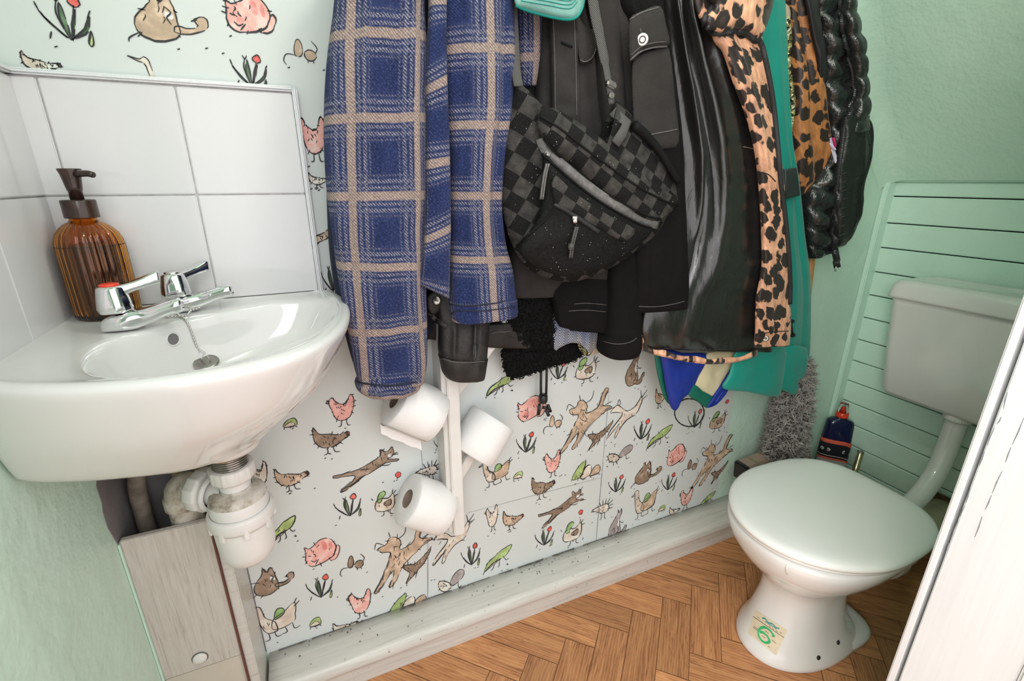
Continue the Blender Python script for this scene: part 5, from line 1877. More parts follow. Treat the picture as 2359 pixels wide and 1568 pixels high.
def leather_jacket():
    t = thing('leather_jacket', 'black leather jacket whose cuff and snap strap show below the plaid jacket', 'jacket', (.33, .94, .85))
    body = Cloth('body', [(960, -150, 1200, -150, .958, .018), (970, 300, 1190, 300, .960, .02), (975, 600, 1180, 600, .962, .022), (972, 680, 1170, 690, .962, .022), (972, 740, 1190, 740, .962, .020), (974, 768, 1215, 775, .962, .018), (976, 778, 1226, 800, .962, .012)], 'leather', t, seed=8)
    hem = Cloth('hem_band', [(1112, 745, 1185, 742, .93, .010), (1112, 768, 1208, 764, .93, .014), (1114, 790, 1226, 792, .93, .014), (1120, 798, 1225, 801, .93, .010)], 'leather', t, per=6, n=60, seed=9, wr=(.002, 9, 5))
    sl = Cloth('sleeve', [(1005, 560, 1130, 560, .905, .016), (1008, 700, 1130, 690, .897, .022), (1012, 760, 1124, 750, .890, .028), (1011, 800, 1120, 795, .884, .030), (1014, 822, 1118, 822, .883, .031)], 'leather', t, per=9, folds=((.35, .07, -.012, .2, 1.0), (-.55, .1, .007, .2, 1), (.0, .15, .006, .3, 1)), wr=(.005, 14, 7), seed=10)
    cf = Cloth('cuff', [(1012, 820, 1120, 822, .883, .032), (1016, 836, 1117, 838, .883, .033), (1020, 856, 1114, 858, .883, .032), (1026, 866, 1112, 868, .883, .029), (1034, 870, 1108, 871, .883, .025)], 'leather', t, per=5, folds=((.45, .1, .003, 0, 1),), wr=(.003, 20, 12), seed=11)
    seam('seam', [sl.bv, cf.bv], [(1017, 826), (1050, 834), (1085, 834), (1116, 832)], 'thread', t, r=.0010)
    seam('seam', [sl.bv], [(1095, 752), (1094, 790), (1095, 826)], 'thread', t, r=.0009)
    pts = [(984, 682), (1000, 672), (1018, 682), (1022, 700), (1012, 716), (998, 726), (990, 722), (984, 705)]
    o, bv = pillow('snap_strap', pts, .895, .008, .004, 'leather', t, rnd=.3)
    strip('strap_tail', [bv, sl.bv], [(990, 722), (1000, 732), (1016, 742), (1030, 752)], .010, .002, 'leather', t, lift=.004)
    c = surf([bv], 1005, 692, .0005)
    mb = MB()
    mb.lathe([(0, 0), (.0085, 0), (.0085, .0016), (.0070, .0028), (.0, .0030)], c, (CAMP - c).normalized(), 24)
    mb.build('snap_button', 'steel', t)
    mb = MB()
    for dx in (0, 5, 10):
        mb.tube([surf([hem.bv, body.bv], 1143 + dx, 735, .001), surf([hem.bv, body.bv], 1150 + dx, 762, .001)], .0009, 6)
    mb.tube([surf([hem.bv, body.bv], x_, y_, .0012) for x_, y_ in ((1128, 768), (1145, 764), (1162, 764), (1176, 761))], .0014, 6)
    mb.build('buckle_stitching', 'thread', t)


leather_jacket()


def fleece_jacket():
    t = thing('fleece_jacket', 'black curly fleece jacket with drawcords dangling below the other coats', 'jacket', (.47, .955, .75))
    a, bva = pillow('fleece_front', [(1172, 640), (1230, 640), (1275, 655), (1282, 700), (1284, 760), (1270, 800), (1220, 805), (1192, 792), (1170, 750), (1160, 690)], .935, .022, .015, 'fleece', t, wr=(.010, 60), seed=1)
    b, bvb = pillow('fleece_hem', [(1163, 790), (1220, 780), (1300, 770), (1350, 790), (1340, 818), (1310, 832), (1262, 845), (1215, 862), (1178, 870), (1162, 850)], .958, .020, .012, 'fleece', t, wr=(.010, 60), seed=2)
    rng = random.Random(4)
    mb = MB()
    for bv, box_, cnt in ((bva, (1168, 1284, 640, 806), 2100), (bvb, (1158, 1352, 772, 876), 2600)):
        i = 0
        while i < cnt:
            x, y = rng.uniform(box_[0], box_[1]), rng.uniform(box_[2], box_[3])
            h, nn, _, _ = bv.ray_cast(CAMP, ray(x, y).normalized())
            i += 1
            if h is None:
                continue
            if nn.dot(ray(x, y)) > 0:
                nn = -nn
            a1 = nn.orthogonal().normalized()
            a2 = nn.cross(a1)
            ph, r = rng.uniform(0, 6.28), rng.uniform(.0016, .0034)
            pts = []
            for k in range(6):
                q = ph + k * 1.15
                pts.append(h + nn * (.0005 + .0011 * k) + a1 * (r * math.cos(q)) + a2 * (r * math.sin(q)))
            mb.tube(pts, [.0011, .0013, .0013, .0012, .001, .0005], 4)
    tag(mb.build('fleece_curls', 'fleece', t, recalc=False), kind='stuff')
    for dx in (0, 13):
        mb = MB()
        mb.tube([at(1247 + dx, 820, y=.955), at(1246 + dx, 880, y=.962), at(1246 + dx * .9, 925, y=.965)], .0032, 10)
        mb.build('drawcord', 'cable', t)
    mb = MB()
    c = at(1251, 918, y=.96)
    mb.lathe([(0, -.010), (.010, -.010), (.0118, -.006), (.0118, .008), (.0095, .012), (0, .0125)], c, (0, 0, 1), 24)
    mb.build('toggle', 'blackplastic', t)
    mb = MB()
    for p, q in (((1243, 930), (1240, 955)), ((1262, 932), (1268, 948)), ((1250, 938), (1262, 940)), ((1258, 945), (1264, 957))):
        A, B = at(*p, y=.958), at(*q, y=.955)
        mb.tube([A, B], [.0040, .0046], 12)
    mb.build('cord_end', 'blackplastic', t)


fleece_jacket()


def knit_jacket():
    t = thing('knit_cardigan', 'grey and blue herringbone knit cardigan corner peeping out under the black denim jacket', 'cardigan', (.52, .95, .80))
    pts = [(1256, 640), (1272, 640), (1280, 700), (1284, 758), (1312, 764), (1350, 764), (1384, 766), (1380, 788), (1362, 812), (1350, 806), (1334, 792), (1312, 790), (1288, 801), (1278, 806), (1268, 775), (1264, 720)]
    pillow('knit_front', pts, .925, .010, .008, 'knit', t, rnd=.25, per=3, wr=(.003, 25), seed=3, uvs=1.0)
    pts = [(1376, 778), (1388, 790), (1380, 812), (1362, 816), (1364, 808)]
    pillow('sequin_edge', [(1332, 792), (1350, 806), (1362, 814), (1352, 820), (1336, 808)], .93, .004, .003, 'sequin', t, per=2, rnd=.3)
    pillow('beige_edge', pts, .93, .004, .003, 'satin_beige', t, per=2, rnd=.3)


knit_jacket()


def denim_jacket():
    t = thing('denim_jacket', 'washed black denim jacket with a pocket flap and white button, hanging behind the checked bag', 'jacket', (.72, .90, .85))
    body = Cloth('body', [(1225, -160, 1480, -160, .92, .022), (1232, 0, 1475, 0, .915, .030), (1238, 120, 1472, 120, .912, .034), (1232, 260, 1470, 260, .910, .036), (1200, 430, 1470, 430, .910, .036), (1178, 560, 1468, 560, .910, .036), (1176, 640, 1466, 640, .912, .034), (1182, 684, 1462, 668, .914, .026)],
                 'denim', t, folds=((.05, .08, -.010, 0, .6), (.6, .10, .012, 0, .7), (.85, .05, -.012, 0, .8), (-.7, .1, .008, 0, .7)), wr=(.004, 9, 5), seed=12)
    pk = Cloth('button_placket', [(1266, -40, 1322, -40, .878, .008), (1268, 40, 1326, 40, .874, .009), (1270, 130, 1330, 130, .872, .009), (1272, 220, 1332, 220, .870, .009), (1272, 290, 1334, 290, .870, .008)], 'denim', t, per=10, n=48, sq=.4, wr=(.0045, 16, 34), seed=13, u0=.03)
    seam('placket_seam', [pk.bv], [(1273, -5), (1275, 60), (1278, 150), (1279, 265)], 'thread', t, r=.0009)
    seam('placket_seam', [pk.bv], [(1320, -5), (1323, 60), (1326, 150), (1328, 265)], 'thread', t, r=.0009)
    seam('buttonhole', [pk.bv], [(1292, 98), (1302, 103), (1318, 108)], 'blackcloth', t, r=.0022)
    fl, bvf = pillow('pocket_flap', [(1324, 30), (1350, 62), (1394, 78), (1374, 110), (1366, 136), (1348, 146), (1336, 142), (1330, 100)], .866, .006, .004, 'denim', t, rnd=.25, per=3)
    seam('flap_piping', [bvf, body.bv], [(1332, 136), (1348, 142), (1364, 132), (1372, 112)], 'thread', t, r=.0011)
    seam('yoke_seam', [body.bv], [(1324, 40), (1345, 66), (1372, 76), (1396, 76)], 'thread', t, r=.0012)
    # right front: the panel with the big chest pocket
    fp = Cloth('front_panel', [(1420, -160, 1510, -160, .868, .018), (1428, 0, 1520, 0, .862, .022), (1447, 60, 1528, 60, .860, .024), (1452, 140, 1540, 140, .856, .026), (1458, 250, 1552, 240, .852, .028), (1460, 360, 1564, 340, .850, .028), (1460, 470, 1572, 460, .850, .027), (1462, 580, 1578, 570, .852, .026), (1462, 670, 1580, 655, .854, .024), (1464, 718, 1578, 708, .856, .018)],
               'denim_shade', t, folds=((-.8, .1, .006, 0, 1), (.5, .14, .006, .2, .9)), wr=(.004, 8, 5), seed=14)
    up, bvu = pillow('chest_pocket', [(1456, 150), (1476, 124), (1505, 114), (1540, 112), (1556, 240), (1564, 330), (1530, 344), (1496, 352), (1462, 366), (1458, 260)], .820, .009, .006, 'denim', t, rnd=.22, per=3, wr=(.0025, 14), seed=6)
    cf, bvc = pillow('chest_flap', [(1450, 44), (1478, 26), (1520, 14), (1534, 60), (1541, 104), (1504, 112), (1476, 122), (1453, 142), (1448, 100)], .815, .010, .005, 'denim', t, rnd=.22, per=3, wr=(.002, 14), seed=7)
    seam('flap_edge', [bvc, bvu], [(1451, 139), (1475, 119), (1504, 109), (1536, 106)], 'thread', t, r=.0016)
    seam('flap_edge', [bvc], [(1453, 128), (1475, 109), (1504, 99), (1534, 96)], 'thread', t, r=.0008)
    seam('flap_edge', [bvc, fp.bv], [(1451, 46), (1478, 30), (1516, 18)], 'thread', t, r=.0014)
    seam('pocket_seam', [bvu, fp.bv], [(1490, 312), (1530, 304), (1560, 298)], 'thread', t, r=.0014)
    c = surf([bvc], 1478, 92, .0026)
    ax = (CAMP - c).normalized()
    mb = MB()
    mb.lathe([(0, 0), (.0098, 0), (.0102, .0012), (.0092, .0028), (.0070, .0030), (.0062, .0022), (.0040, .0026), (0, .0040)], c, ax, 28)
    b = mb.build('metal_button', 'white', t)
    mb = MB()
    mb.lathe([(.0046, .0029), (.0058, .0030), (.0060, .0034), (.0044, .0033)], c, ax, 24, cap0=False, cap1=False)
    mb.build('button_ring', 'brownprint', b)
    seam('buttonhole', [bvc], [(1474, 66), (1476, 74), (1478, 82)], 'thread', t, r=.0012)
    seam('hem_stitch', [fp.bv], [(1466, 705), (1510, 706), (1550, 700), (1577, 693)], 'thread', t, r=.0009)
    # folded lower edge and the two cuffs that hang lowest
    lw = Cloth('hem_panel', [(1262, 600, 1410, 590, .905, .020), (1266, 660, 1408, 650, .898, .024), (1276, 700, 1404, 690, .894, .026), (1282, 735, 1402, 722, .892, .026), (1290, 752, 1398, 765, .892, .020)], 'denim_shade', t, per=8, folds=((-.3, .2, .008, .1, .8, .5),), wr=(.004, 9, 6), seed=15)
    seam('hem_stitch', [lw.bv], [(1322, 700), (1352, 698), (1396, 702)], 'thread', t, r=.0008)
    seam('hem_stitch', [lw.bv], [(1310, 716), (1350, 714), (1396, 718)], 'thread', t, r=.0008)
    sl = Cloth('sleeve', [(1405, 520, 1465, 520, .885, .026), (1400, 610, 1464, 610, .880, .032), (1396, 700, 1466, 695, .878, .036), (1392, 770, 1467, 765, .877, .038), (1391, 792, 1467, 788, .877, .038)], 'denim_shade', t, per=8, wr=(.003, 9, 6), seed=16)
    cu = Cloth('cuff', [(1388, 772, 1468, 768, .877, .039), (1386, 792, 1468, 786, .877, .040), (1384, 808, 1466, 800, .877, .039), (1390, 818, 1460, 812, .877, .036), (1398, 821, 1452, 817, .877, .032)], 'denim_shade', t, per=5, wr=(.002, 9, 6), seed=17)
    seam('cuff_stitch', [cu.bv, sl.bv], [(1390, 786), (1420, 792), (1450, 788), (1467, 778)], 'thread', t, r=.0009)
    Cloth('sleeve', [(1345, -160, 1410, -160, .88, .012), (1352, 0, 1446, 0, .876, .020), (1370, 90, 1450, 90, .874, .022), (1380, 200, 1456, 200, .872, .023), (1390, 300, 1458, 300, .872, .022), (1400, 420, 1460, 420, .874, .020), (1404, 500, 1462, 500, .876, .012)], 'denim', t, per=8, folds=((.3, .15, -.008, 0, 1),), wr=(.004, 10, 5), seed=18)
    return t


denim_jacket()


def cap():
    t = thing('baseball_cap', 'faded teal cap hanging brim down above the black denim jacket', 'cap', (.46, .84, 1.42))
    pts = [(1188, -60), (1260, -62), (1344, -50), (1346, -10), (1340, 20), (1326, 40), (1300, 44), (1250, 34), (1210, 22), (1188, 12), (1184, -20)]
    o, bv = pillow('brim', pts, .835, .010, .004, 'brim', t, rnd=.2, per=3, wr=(.001, 8))
    P = [at(x, y, y=.834) for x, y in smooth_path([(1188, 12), (1210, 22), (1250, 34), (1300, 44), (1326, 40), (1340, 20), (1346, -10)], 6)]
    mb = MB()
    mb.tube(P, .0028, 8)
    mb.build('brim_edge', 'brimedge', t)
    for k in range(3):
        seam('stitch_row', [bv], [(1200, 2 - k * 9), (1260, 12 - k * 9), (1310, 20 - k * 9), (1330, 4 - k * 9)], 'brimedge', t, r=.0006)
    mb = MB()
    c = at(1262, -150, y=.86)
    rs = []
    for k in range(9):
        a = k / 8 * PI / 2
        rs.append([c + Vector((.085 * math.cos(a) * math.cos(q), .065 * math.cos(a) * math.sin(q) * .8, -.06 + .10 * math.sin(a))) for q in [2 * PI * i / 28 for i in range(28)]])
    mb.rings(rs)
    mb.build('crown', 'brim', t)


cap()


def bag():
    t = thing('checked_waist_bag', 'black checkerboard waist bag slung in front of the black denim jacket', 'bag', (.68, .80, 1.0))
    out = [(1186, 196), (1204, 200), (1226, 226), (1250, 244), (1290, 262), (1340, 290), (1400, 334), (1404, 300), (1412, 244), (1424, 236), (1452, 264), (1490, 306), (1528, 352), (1556, 404), (1568, 448), (1566, 468), (1540, 498), (1512, 540), (1470, 574), (1424, 606), (1376, 632), (1324, 648), (1282, 646),
           (1240, 632), (1204, 606), (1182, 570), (1164, 520), (1154, 460), (1153, 400), (1160, 330), (1170, 260)]
    Yf = lambda x, y: .838 + (.030 if x < 1240 else 0) * (1240 - min(x, 1240)) / 90 + .00004 * max(0, x - 1450)
    o, b1 = pillow('main_compartment', out, .84, .048, .02, 'check', t, rnd=.42, nr=18, per=4, wr=(.007, 16), seed=2, uvrot=math.radians(31), Yfun=Yf)
    # upper roll with the side strap sewn in
    roll = [(1242, 252), (1262, 246), (1300, 262), (1360, 300), (1420, 352), (1480, 402), (1530, 440), (1560, 462), (1540, 494), (1500, 512), (1440, 486), (1380, 438), (1320, 384), (1270, 344), (1244, 308), (1236, 276)]
    o, b2 = pillow('top_flap', roll, .806, .026, .014, 'check', t, rnd=.4, nr=12, per=4, wr=(.004, 18), seed=3, uvrot=math.radians(31), uvo=(.01, .006))
    pocket = [(1252, 356), (1290, 392), (1350, 440), (1420, 488), (1478, 518), (1502, 530), (1470, 566), (1424, 598), (1374, 624), (1322, 638), (1276, 632), (1228, 612), (1196, 580), (1214, 540), (1240, 500), (1250, 440)]
    o, b3 = pillow('front_pocket', pocket, .800, .026, .014, 'canvas', t, rnd=.42, nr=12, per=4, wr=(.005, 18), seed=5)
    B = [b1, b2, b3]
    # fat coated zip across the front
    z = [(1246, 318), (1256, 342), (1284, 372), (1330, 412), (1384, 452), (1440, 486), (1484, 508), (1512, 516)]
    strip('main_zip', B, z, .021, .004, 'zip', t, lift=.002)
    seam('zip_edge', B, [(x - 6, y + 12) for x, y in z], 'canvas', t, r=.0020, lift=.002)
    seam('zip_edge', B, [(x + 8, y - 12) for x, y in z], 'canvas', t, r=.0020, lift=.002)
    seam('flap_piping', B, [(1244, 268), (1290, 296), (1350, 344), (1410, 388), (1470, 430), (1530, 462), (1562, 470)], 'canvas', t, r=.0022, lift=.001)
    seam('side_piping', B, [(1190, 566), (1225, 535), (1262, 500), (1290, 455), (1306, 440)], 'canvas', t, r=.0022, lift=.001)
    seam('pocket_zip', B, [(1276, 470), (1300, 482), (1340, 508), (1378, 534)], 'ziptape', t, r=.0048, lift=.001)
    ck = [(1274, 402), (1310, 432), (1350, 462), (1410, 500), (1462, 528), (1440, 556), (1400, 540), (1350, 512), (1310, 486), (1276, 466)]
    pillow('pocket_band', ck, .778, .010, .006, 'check', t, rnd=.3, per=3, wr=(.002, 18), seed=8, uvrot=math.radians(31))

    def pull(name, x, y, pts, mat):
        c = surf(B, x, y, .006)
        mb = MB()
        mb.lathe([(.0034, -.001), (.0056, 0), (.0034, .001)], c, (CAMP - c).normalized() + Vector((.5, 0, 0)), 16, cap0=False, cap1=False)
        mb.box(c + Vector((0, .002, .004)), (.010, .006, .012), bevel=.002)
        p = mb.build(name, 'silver' if mat != 'zip' else 'steel', t)
        P = [surf(B, a, b, .009) for a, b in pts]
        mb = MB()
        mb.tube(smooth_path(P, 4), .0026, 8, flat=.7)
        mb.tube(smooth_path([q + Vector((.004, -.001, 0)) for q in P], 4), .0024, 8, flat=.7)
        mb.build('pull_cord', mat, p)
        return P
    pull('zip_pull', 1263, 358, [(1262, 378), (1258, 400), (1256, 430), (1252, 460)], 'zip')
    P = pull('zip_pull', 1322, 508, [(1320, 522), (1314, 545), (1310, 565), (1308, 590)], 'web')
    mb = MB()
    mb.lathe([(0, -.006), (.005, -.005), (.0058, 0), (.0048, .005), (0, .006)], P[2], (P[3] - P[1]), 12)
    mb.build('cord_knot', 'web', t)
    # straps
    st = [at(1176, -150, y=.872), at(1180, 0, y=.868), at(1184, 90, y=.862), at(1188, 160, y=.852), at(1194, 200, y=.84)]
    mb = MB()
    mb.ribbon(smooth_path(st, 6), .018, .003, (-.1, -1, 0))
    mb.build('shoulder_strap', 'web', t)
    st = [at(1352, -150, y=.846), at(1365, 0, y=.842), at(1380, 80, y=.838), at(1394, 150, y=.832), at(1402, 196, y=.826), at(1408, 240, y=.822)]
    mb = MB()
    mb.ribbon(smooth_path(st, 6), [.020] * 12 + [.018] * 6 + [.013] * 8 + [.012] * 5, .003, (-.2, -1, 0))
    mb.build('shoulder_strap', 'web', t)
    c = at(1407, 195, y=.822)
    mb = MB()
    mb.box(c, (.022, .012, .012), Matrix.Rotation(.3, 3, 'Y'), bevel=.003)
    mb.box(c + Vector((.001, -.002, -.018)), (.012, .008, .010), bevel=.002)
    mb.build('strap_slider', 'steel', t)
    mb = MB()
    mb.ribbon([surf(B, 1416, 258, .004), surf(B, 1436, 285, .007), surf(B, 1426, 310, .007), surf(B, 1414, 332, .003)], .020, .003, (-.2, -1, 0))
    mb.build('web_loop', 'web', t)
    mb = MB()
    pts = [surf(B, x, y, .010) for x, y in ((1452, 292), (1484, 322), (1510, 352), (1532, 388), (1552, 420))]
    mb.tube(smooth_path(pts, 5), [.009] * 5 + [.008] * 5 + [.007] * 11, 12)
    mb.build('side_roll', 'canvas', t)
    return t


bag()


def raincoat():
    t = thing('shiny_raincoat', 'shiny black raincoat with pinkish leopard print lining and a long zip', 'coat', (1.0, .84, .80))
    body = Cloth('body', [(1500, -160, 1700, -160, .905, .026, .875), (1512, 0, 1660, 0, .895, .032, .862), (1526, 120, 1690, 120, .893, .034, .855), (1542, 240, 1735, 240, .892, .036, .850), (1556, 360, 1762, 360, .892, .037, .848), (1556, 480, 1775, 480, .892, .037, .848), (1530, 600, 1780, 600, .892, .036, .848), (1484, 690, 1778, 690, .893, .034, .849), (1466, 750, 1775, 750, .894, .030, .850), (1466, 798, 1775, 808, .895, .020, .852)],
                 'wetlook', t, per=14, n=150, sq=.55,
                 folds=((-.72, .07, .020, 0, .62, .12), (-.50, .05, -.020, 0, .62, .25), (-.28, .10, .018, 0, .75, .05), (-.05, .06, -.010, .1, .8, -.02), (.12, .10, .010, .3, 1, -.25), (.45, .14, -.006, .2, .9), (-.3, .1, .010, .55, 1, -.2), (-.62, .04, -.014, .45, .75)),
                 wr=(.009, 8, 4), seed=21)
    # lining turned outward along the front edge
    lin = Cloth('leopard_lining', [(1610, -120, 1770, -120, .82, .012), (1640, 70, 1752, 88, .815, .012), (1668, 120, 1768, 140, .812, .012), (1692, 190, 1778, 200, .810, .012), (1722, 270, 1786, 280, .808, .012), (1742, 350, 1794, 360, .806, .012), (1752, 440, 1804, 450, .806, .012), (1757, 540, 1812, 540, .806, .012), (1757, 620, 1816, 620, .806, .012), (1744, 690, 1817, 690, .807, .012), (1742, 760, 1818, 760, .810, .011), (1738, 800, 1817, 794, .812, .008)],
                'leo_pink', t, per=10, n=72, folds=((.1, .1, -.007, .05, .45, .1), (-.55, .12, .005, .0, .5)), wr=(.004, 14, 7), seed=22)
    col, bvc = pillow('leopard_collar', [(1600, -60), (1790, -60), (1784, -10), (1772, 40), (1748, 92), (1720, 74), (1690, 70), (1660, 76), (1630, 62), (1626, 40), (1644, 8)], .800, .014, .008, 'leo_pink', t, rnd=.3, per=4, wr=(.006, 16), seed=4)
    inn, bvi = pillow('leopard_hood', [(1600, -80), (1652, -60), (1646, 10), (1628, 50), (1622, 60), (1606, 30), (1598, -10)], .815, .008, .006, 'leo_pink', t, rnd=.3, per=3)
    # leopard binding round the hem
    P = [surf([body.bv], x, y, .001) for x, y in smooth_path([(1470, 796), (1500, 808), (1540, 818), (1590, 828), (1640, 832), (1690, 828), (1740, 814)], 5)]
    mb = MB()
    n_ = len(P)
    up = [Vector((0, 0, .009 + .003 * math.sin(i * .9))) for i in range(n_)]
    rows = [[p + Vector((0, -.003, -.006)) for p in P], [p + Vector((0, -.006, 0)) for p in P], [p + Vector((0, -.003, 0)) + u for p, u in zip(P, up)]]
    uv = []
    for j, r in enumerate(rows):
        uv += [(q.x, q.z) for q in r]
    mb.rings(rows, 0, False, False, closed=False, uvs=uv)
    mb.build('hem_binding', 'leo_pink', t, mods=[('SOLIDIFY', dict(thickness=.003, offset=0))])
    pillow('hem_corner', [(1466, 752), (1474, 760), (1486, 790), (1494, 804), (1480, 806), (1466, 800), (1464, 776)], .858, .004, .004, 'leo_pink', t, rnd=.3, per=3)
    zp = [(1660, -40), (1640, 5), (1628, 38), (1626, 62), (1642, 74), (1670, 76), (1706, 70), (1730, 80), (1750, 104), (1766, 170), (1778, 240), (1788, 330), (1796, 420), (1806, 500), (1813, 570), (1817, 640), (1817, 700)]
    B = [lin.bv, bvc, bvi]
    Pz = [surf(B, x, y, .0035) for x, y in smooth_path(zp, 7)]
    mb = MB()
    mb.ribbon(Pz, .0105, .0018, [(CAMP - p).normalized() for p in Pz])
    zt = mb.build('zip_tape', 'ziptape', t)
    teeth('zip_teeth', [p + (CAMP - p).normalized() * .0026 + Vector((.003, 0, 0)) for p in Pz], 'teeth', zt)
    c = surf([lin.bv], 1763, 779, .0008)
    mb = MB()
    ax = (CAMP - c).normalized()
    mb.lathe([(.0026, .0002), (.0075, .0002), (.0078, .0015), (.0055, .0028), (.0030, .0022), (.0026, .0002)], c, ax, 24, cap0=False, cap1=False)
    mb.lathe([(0, .0003), (.0027, .0004)], c, ax, 12, 1, cap0=False, cap1=False)
    mb.build('eyelet', ['steel', 'blackplastic'], t)
    mb = MB()
    for (x, y) in ((1824, 740), (1826, 772)):
        p = at(x, y, y=.815)
        mb.box(p, (.013, .010, .010), bevel=.002)
    mb.tube([at(1822, 738, y=.815), at(1827, 774, y=.815)], .0028, 8)
    mb.build('zip_box', 'blackplastic', t)
    seam('scratch_crease', [body.bv], [(1712, 338), (1728, 341), (1742, 344)], 'satin_beige', t, r=.0006)
    seam('lining_seam', [lin.bv], [(1748, 395), (1770, 402), (1786, 418)], 'ziptape', t, r=.0012)
    seam('lining_seam', [lin.bv], [(1744, 770), (1780, 764), (1816, 762)], 'ziptape', t, r=.0012)


raincoat()


def teal_jacket():
    t = thing('teal_jacket', 'teal nylon jacket with royal blue and cream panels, hanging lowest of the coats', 'jacket', (1.15, .90, .62))
    body = Cloth('body', [(1740, -140, 1796, -140, .90, .012), (1738, 0, 1803, 0, .895, .014), (1742, 150, 1810, 150, .894, .016), (1746, 300, 1816, 300, .896, .018), (1750, 400, 1834, 400, .898, .020), (1740, 520, 1848, 520, .902, .022), (1728, 640, 1860, 640, .906, .024), (1720, 740, 1862, 740, .908, .024), (1712, 820, 1858, 820, .908, .022), (1712, 860, 1852, 862, .908, .016)],
                 'teal', t, per=10, folds=((.1, .1, .008, 0, 1, .2), (.6, .08, -.006, .2, 1)), wr=(.006, 8, 4), seed=31)
    f1, b1 = pillow('hem_fold', [(1700, 800), (1760, 790), (1808, 800), (1806, 850), (1800, 896), (1792, 911), (1768, 912), (1720, 902), (1664, 894), (1680, 860)], .868, .014, .010, 'teal', t, rnd=.3, per=3, wr=(.004, 12), seed=1)
    f2, b2 = pillow('hem_fold', [(1806, 800), (1858, 800), (1856, 850), (1846, 872), (1836, 876), (1834, 910), (1812, 902), (1796, 890), (1802, 850)], .880, .012, .008, 'teal', t, rnd=.3, per=2, wr=(.005, 20), seed=2)
    pillow('dark_band', [(1806, 390), (1834, 386), (1842, 450), (1808, 458)], .868, .006, .02, 'grey_band', t, rnd=.12, per=1, smoothpath=False)
    pillow('green_edge', [(1508, 800), (1530, 812), (1540, 870), (1552, 920), (1556, 938), (1536, 926), (1524, 900), (1512, 850)], .905, .006, .005, 'darkgreen', t, rnd=.3, per=3)
    bl, bb = pillow('blue_panel', [(1522, 800), (1570, 812), (1632, 816), (1612, 860), (1592, 900), (1576, 914), (1566, 926), (1556, 945), (1544, 936), (1536, 905), (1528, 860)], .893, .014, .008, 'blue', t, rnd=.35, per=3, wr=(.005, 22), seed=3)
    pillow('cream_panel', [(1630, 812), (1706, 806), (1688, 840), (1664, 876), (1642, 914), (1618, 902), (1598, 886), (1612, 850)], .890, .008, .006, 'cream', t, rnd=.25, per=2, wr=(.005, 26), seed=4)
    pillow('blue_stripe', [(1700, 806), (1712, 806), (1700, 840), (1680, 880), (1652, 918), (1634, 938), (1630, 934), (1646, 908), (1668, 876), (1688, 842)], .882, .006, .005, 'blue', t, rnd=.25, per=3)
    pillow('green_band', [(1598, 884), (1618, 900), (1642, 914), (1632, 936), (1624, 938), (1604, 922), (1584, 908)], .886, .006, .004, 'darkgreen', t, rnd=.25, per=2)
    pillow('blue_tip', [(1684, 884), (1668, 896), (1640, 934), (1634, 938), (1650, 932), (1672, 908)], .879, .004, .004, 'blue', t, rnd=.3, per=2)
    c = at(1588, 952, y=.93)
    mb = MB()
    ring_ = [at(1588 + 34 * math.cos(a), 950 + 32 * math.sin(a), y=.945) for a in [2 * PI * k / 40 for k in range(41)]]
    rad = [.0017 + .0005 * (k % 2) for k in range(41)]
    mb.tube(ring_, rad, 8)
    mb.build('cord_loop', 'cable', t)


teal_jacket()


def leopard_coat():
    t = thing('leopard_coat', 'tawny leopard print satin coat with a gold sequin edge beside the puffer jacket', 'coat', (1.28, .93, 1.05))
    Cloth('body', [(1800, -140, 1842, -140, .93, .015), (1812, 0, 1852, 0, .925, .020), (1822, 100, 1872, 100, .920, .024), (1826, 200, 1890, 200, .916, .027), (1826, 300, 1904, 290, .914, .028), (1828, 360, 1911, 350, .914, .028), (1832, 410, 1908, 392, .914, .024), (1840, 452, 1882, 420, .916, .012)],
          'leo_brown', t, per=10, folds=((-.4, .16, -.012, 0, .9, .2), (.35, .2, .008, .1, 1)), wr=(.005, 10, 6), seed=41)
    P = [at(x, y, y=.892) for x, y in smooth_path([(1812, 40), (1818, 90), (1814, 130), (1818, 180), (1826, 230), (1822, 280), (1818, 305)], 5)]
    mb = MB()
    mb.ribbon(P, [.010, .012] * 15 + [.012], .004, (-.3, -1, 0))
    mb.build('sequin_trim', 'sequin', t)
    pillow('satin_lapel', [(1800, 8), (1816, 14), (1820, 40), (1812, 66), (1806, 74), (1800, 50)], .90, .006, .004, 'satin_beige', t, rnd=.3, per=3)
    o, bv = pillow('black_satin_facing', [(1848, -60), (1878, -40), (1890, 60), (1902, 130), (1906, 180), (1900, 192), (1888, 180), (1880, 130), (1866, 60)], .888, .010, .006, 'satin_black', t, rnd=.35, per=3, wr=(.004, 16))


leopard_coat()


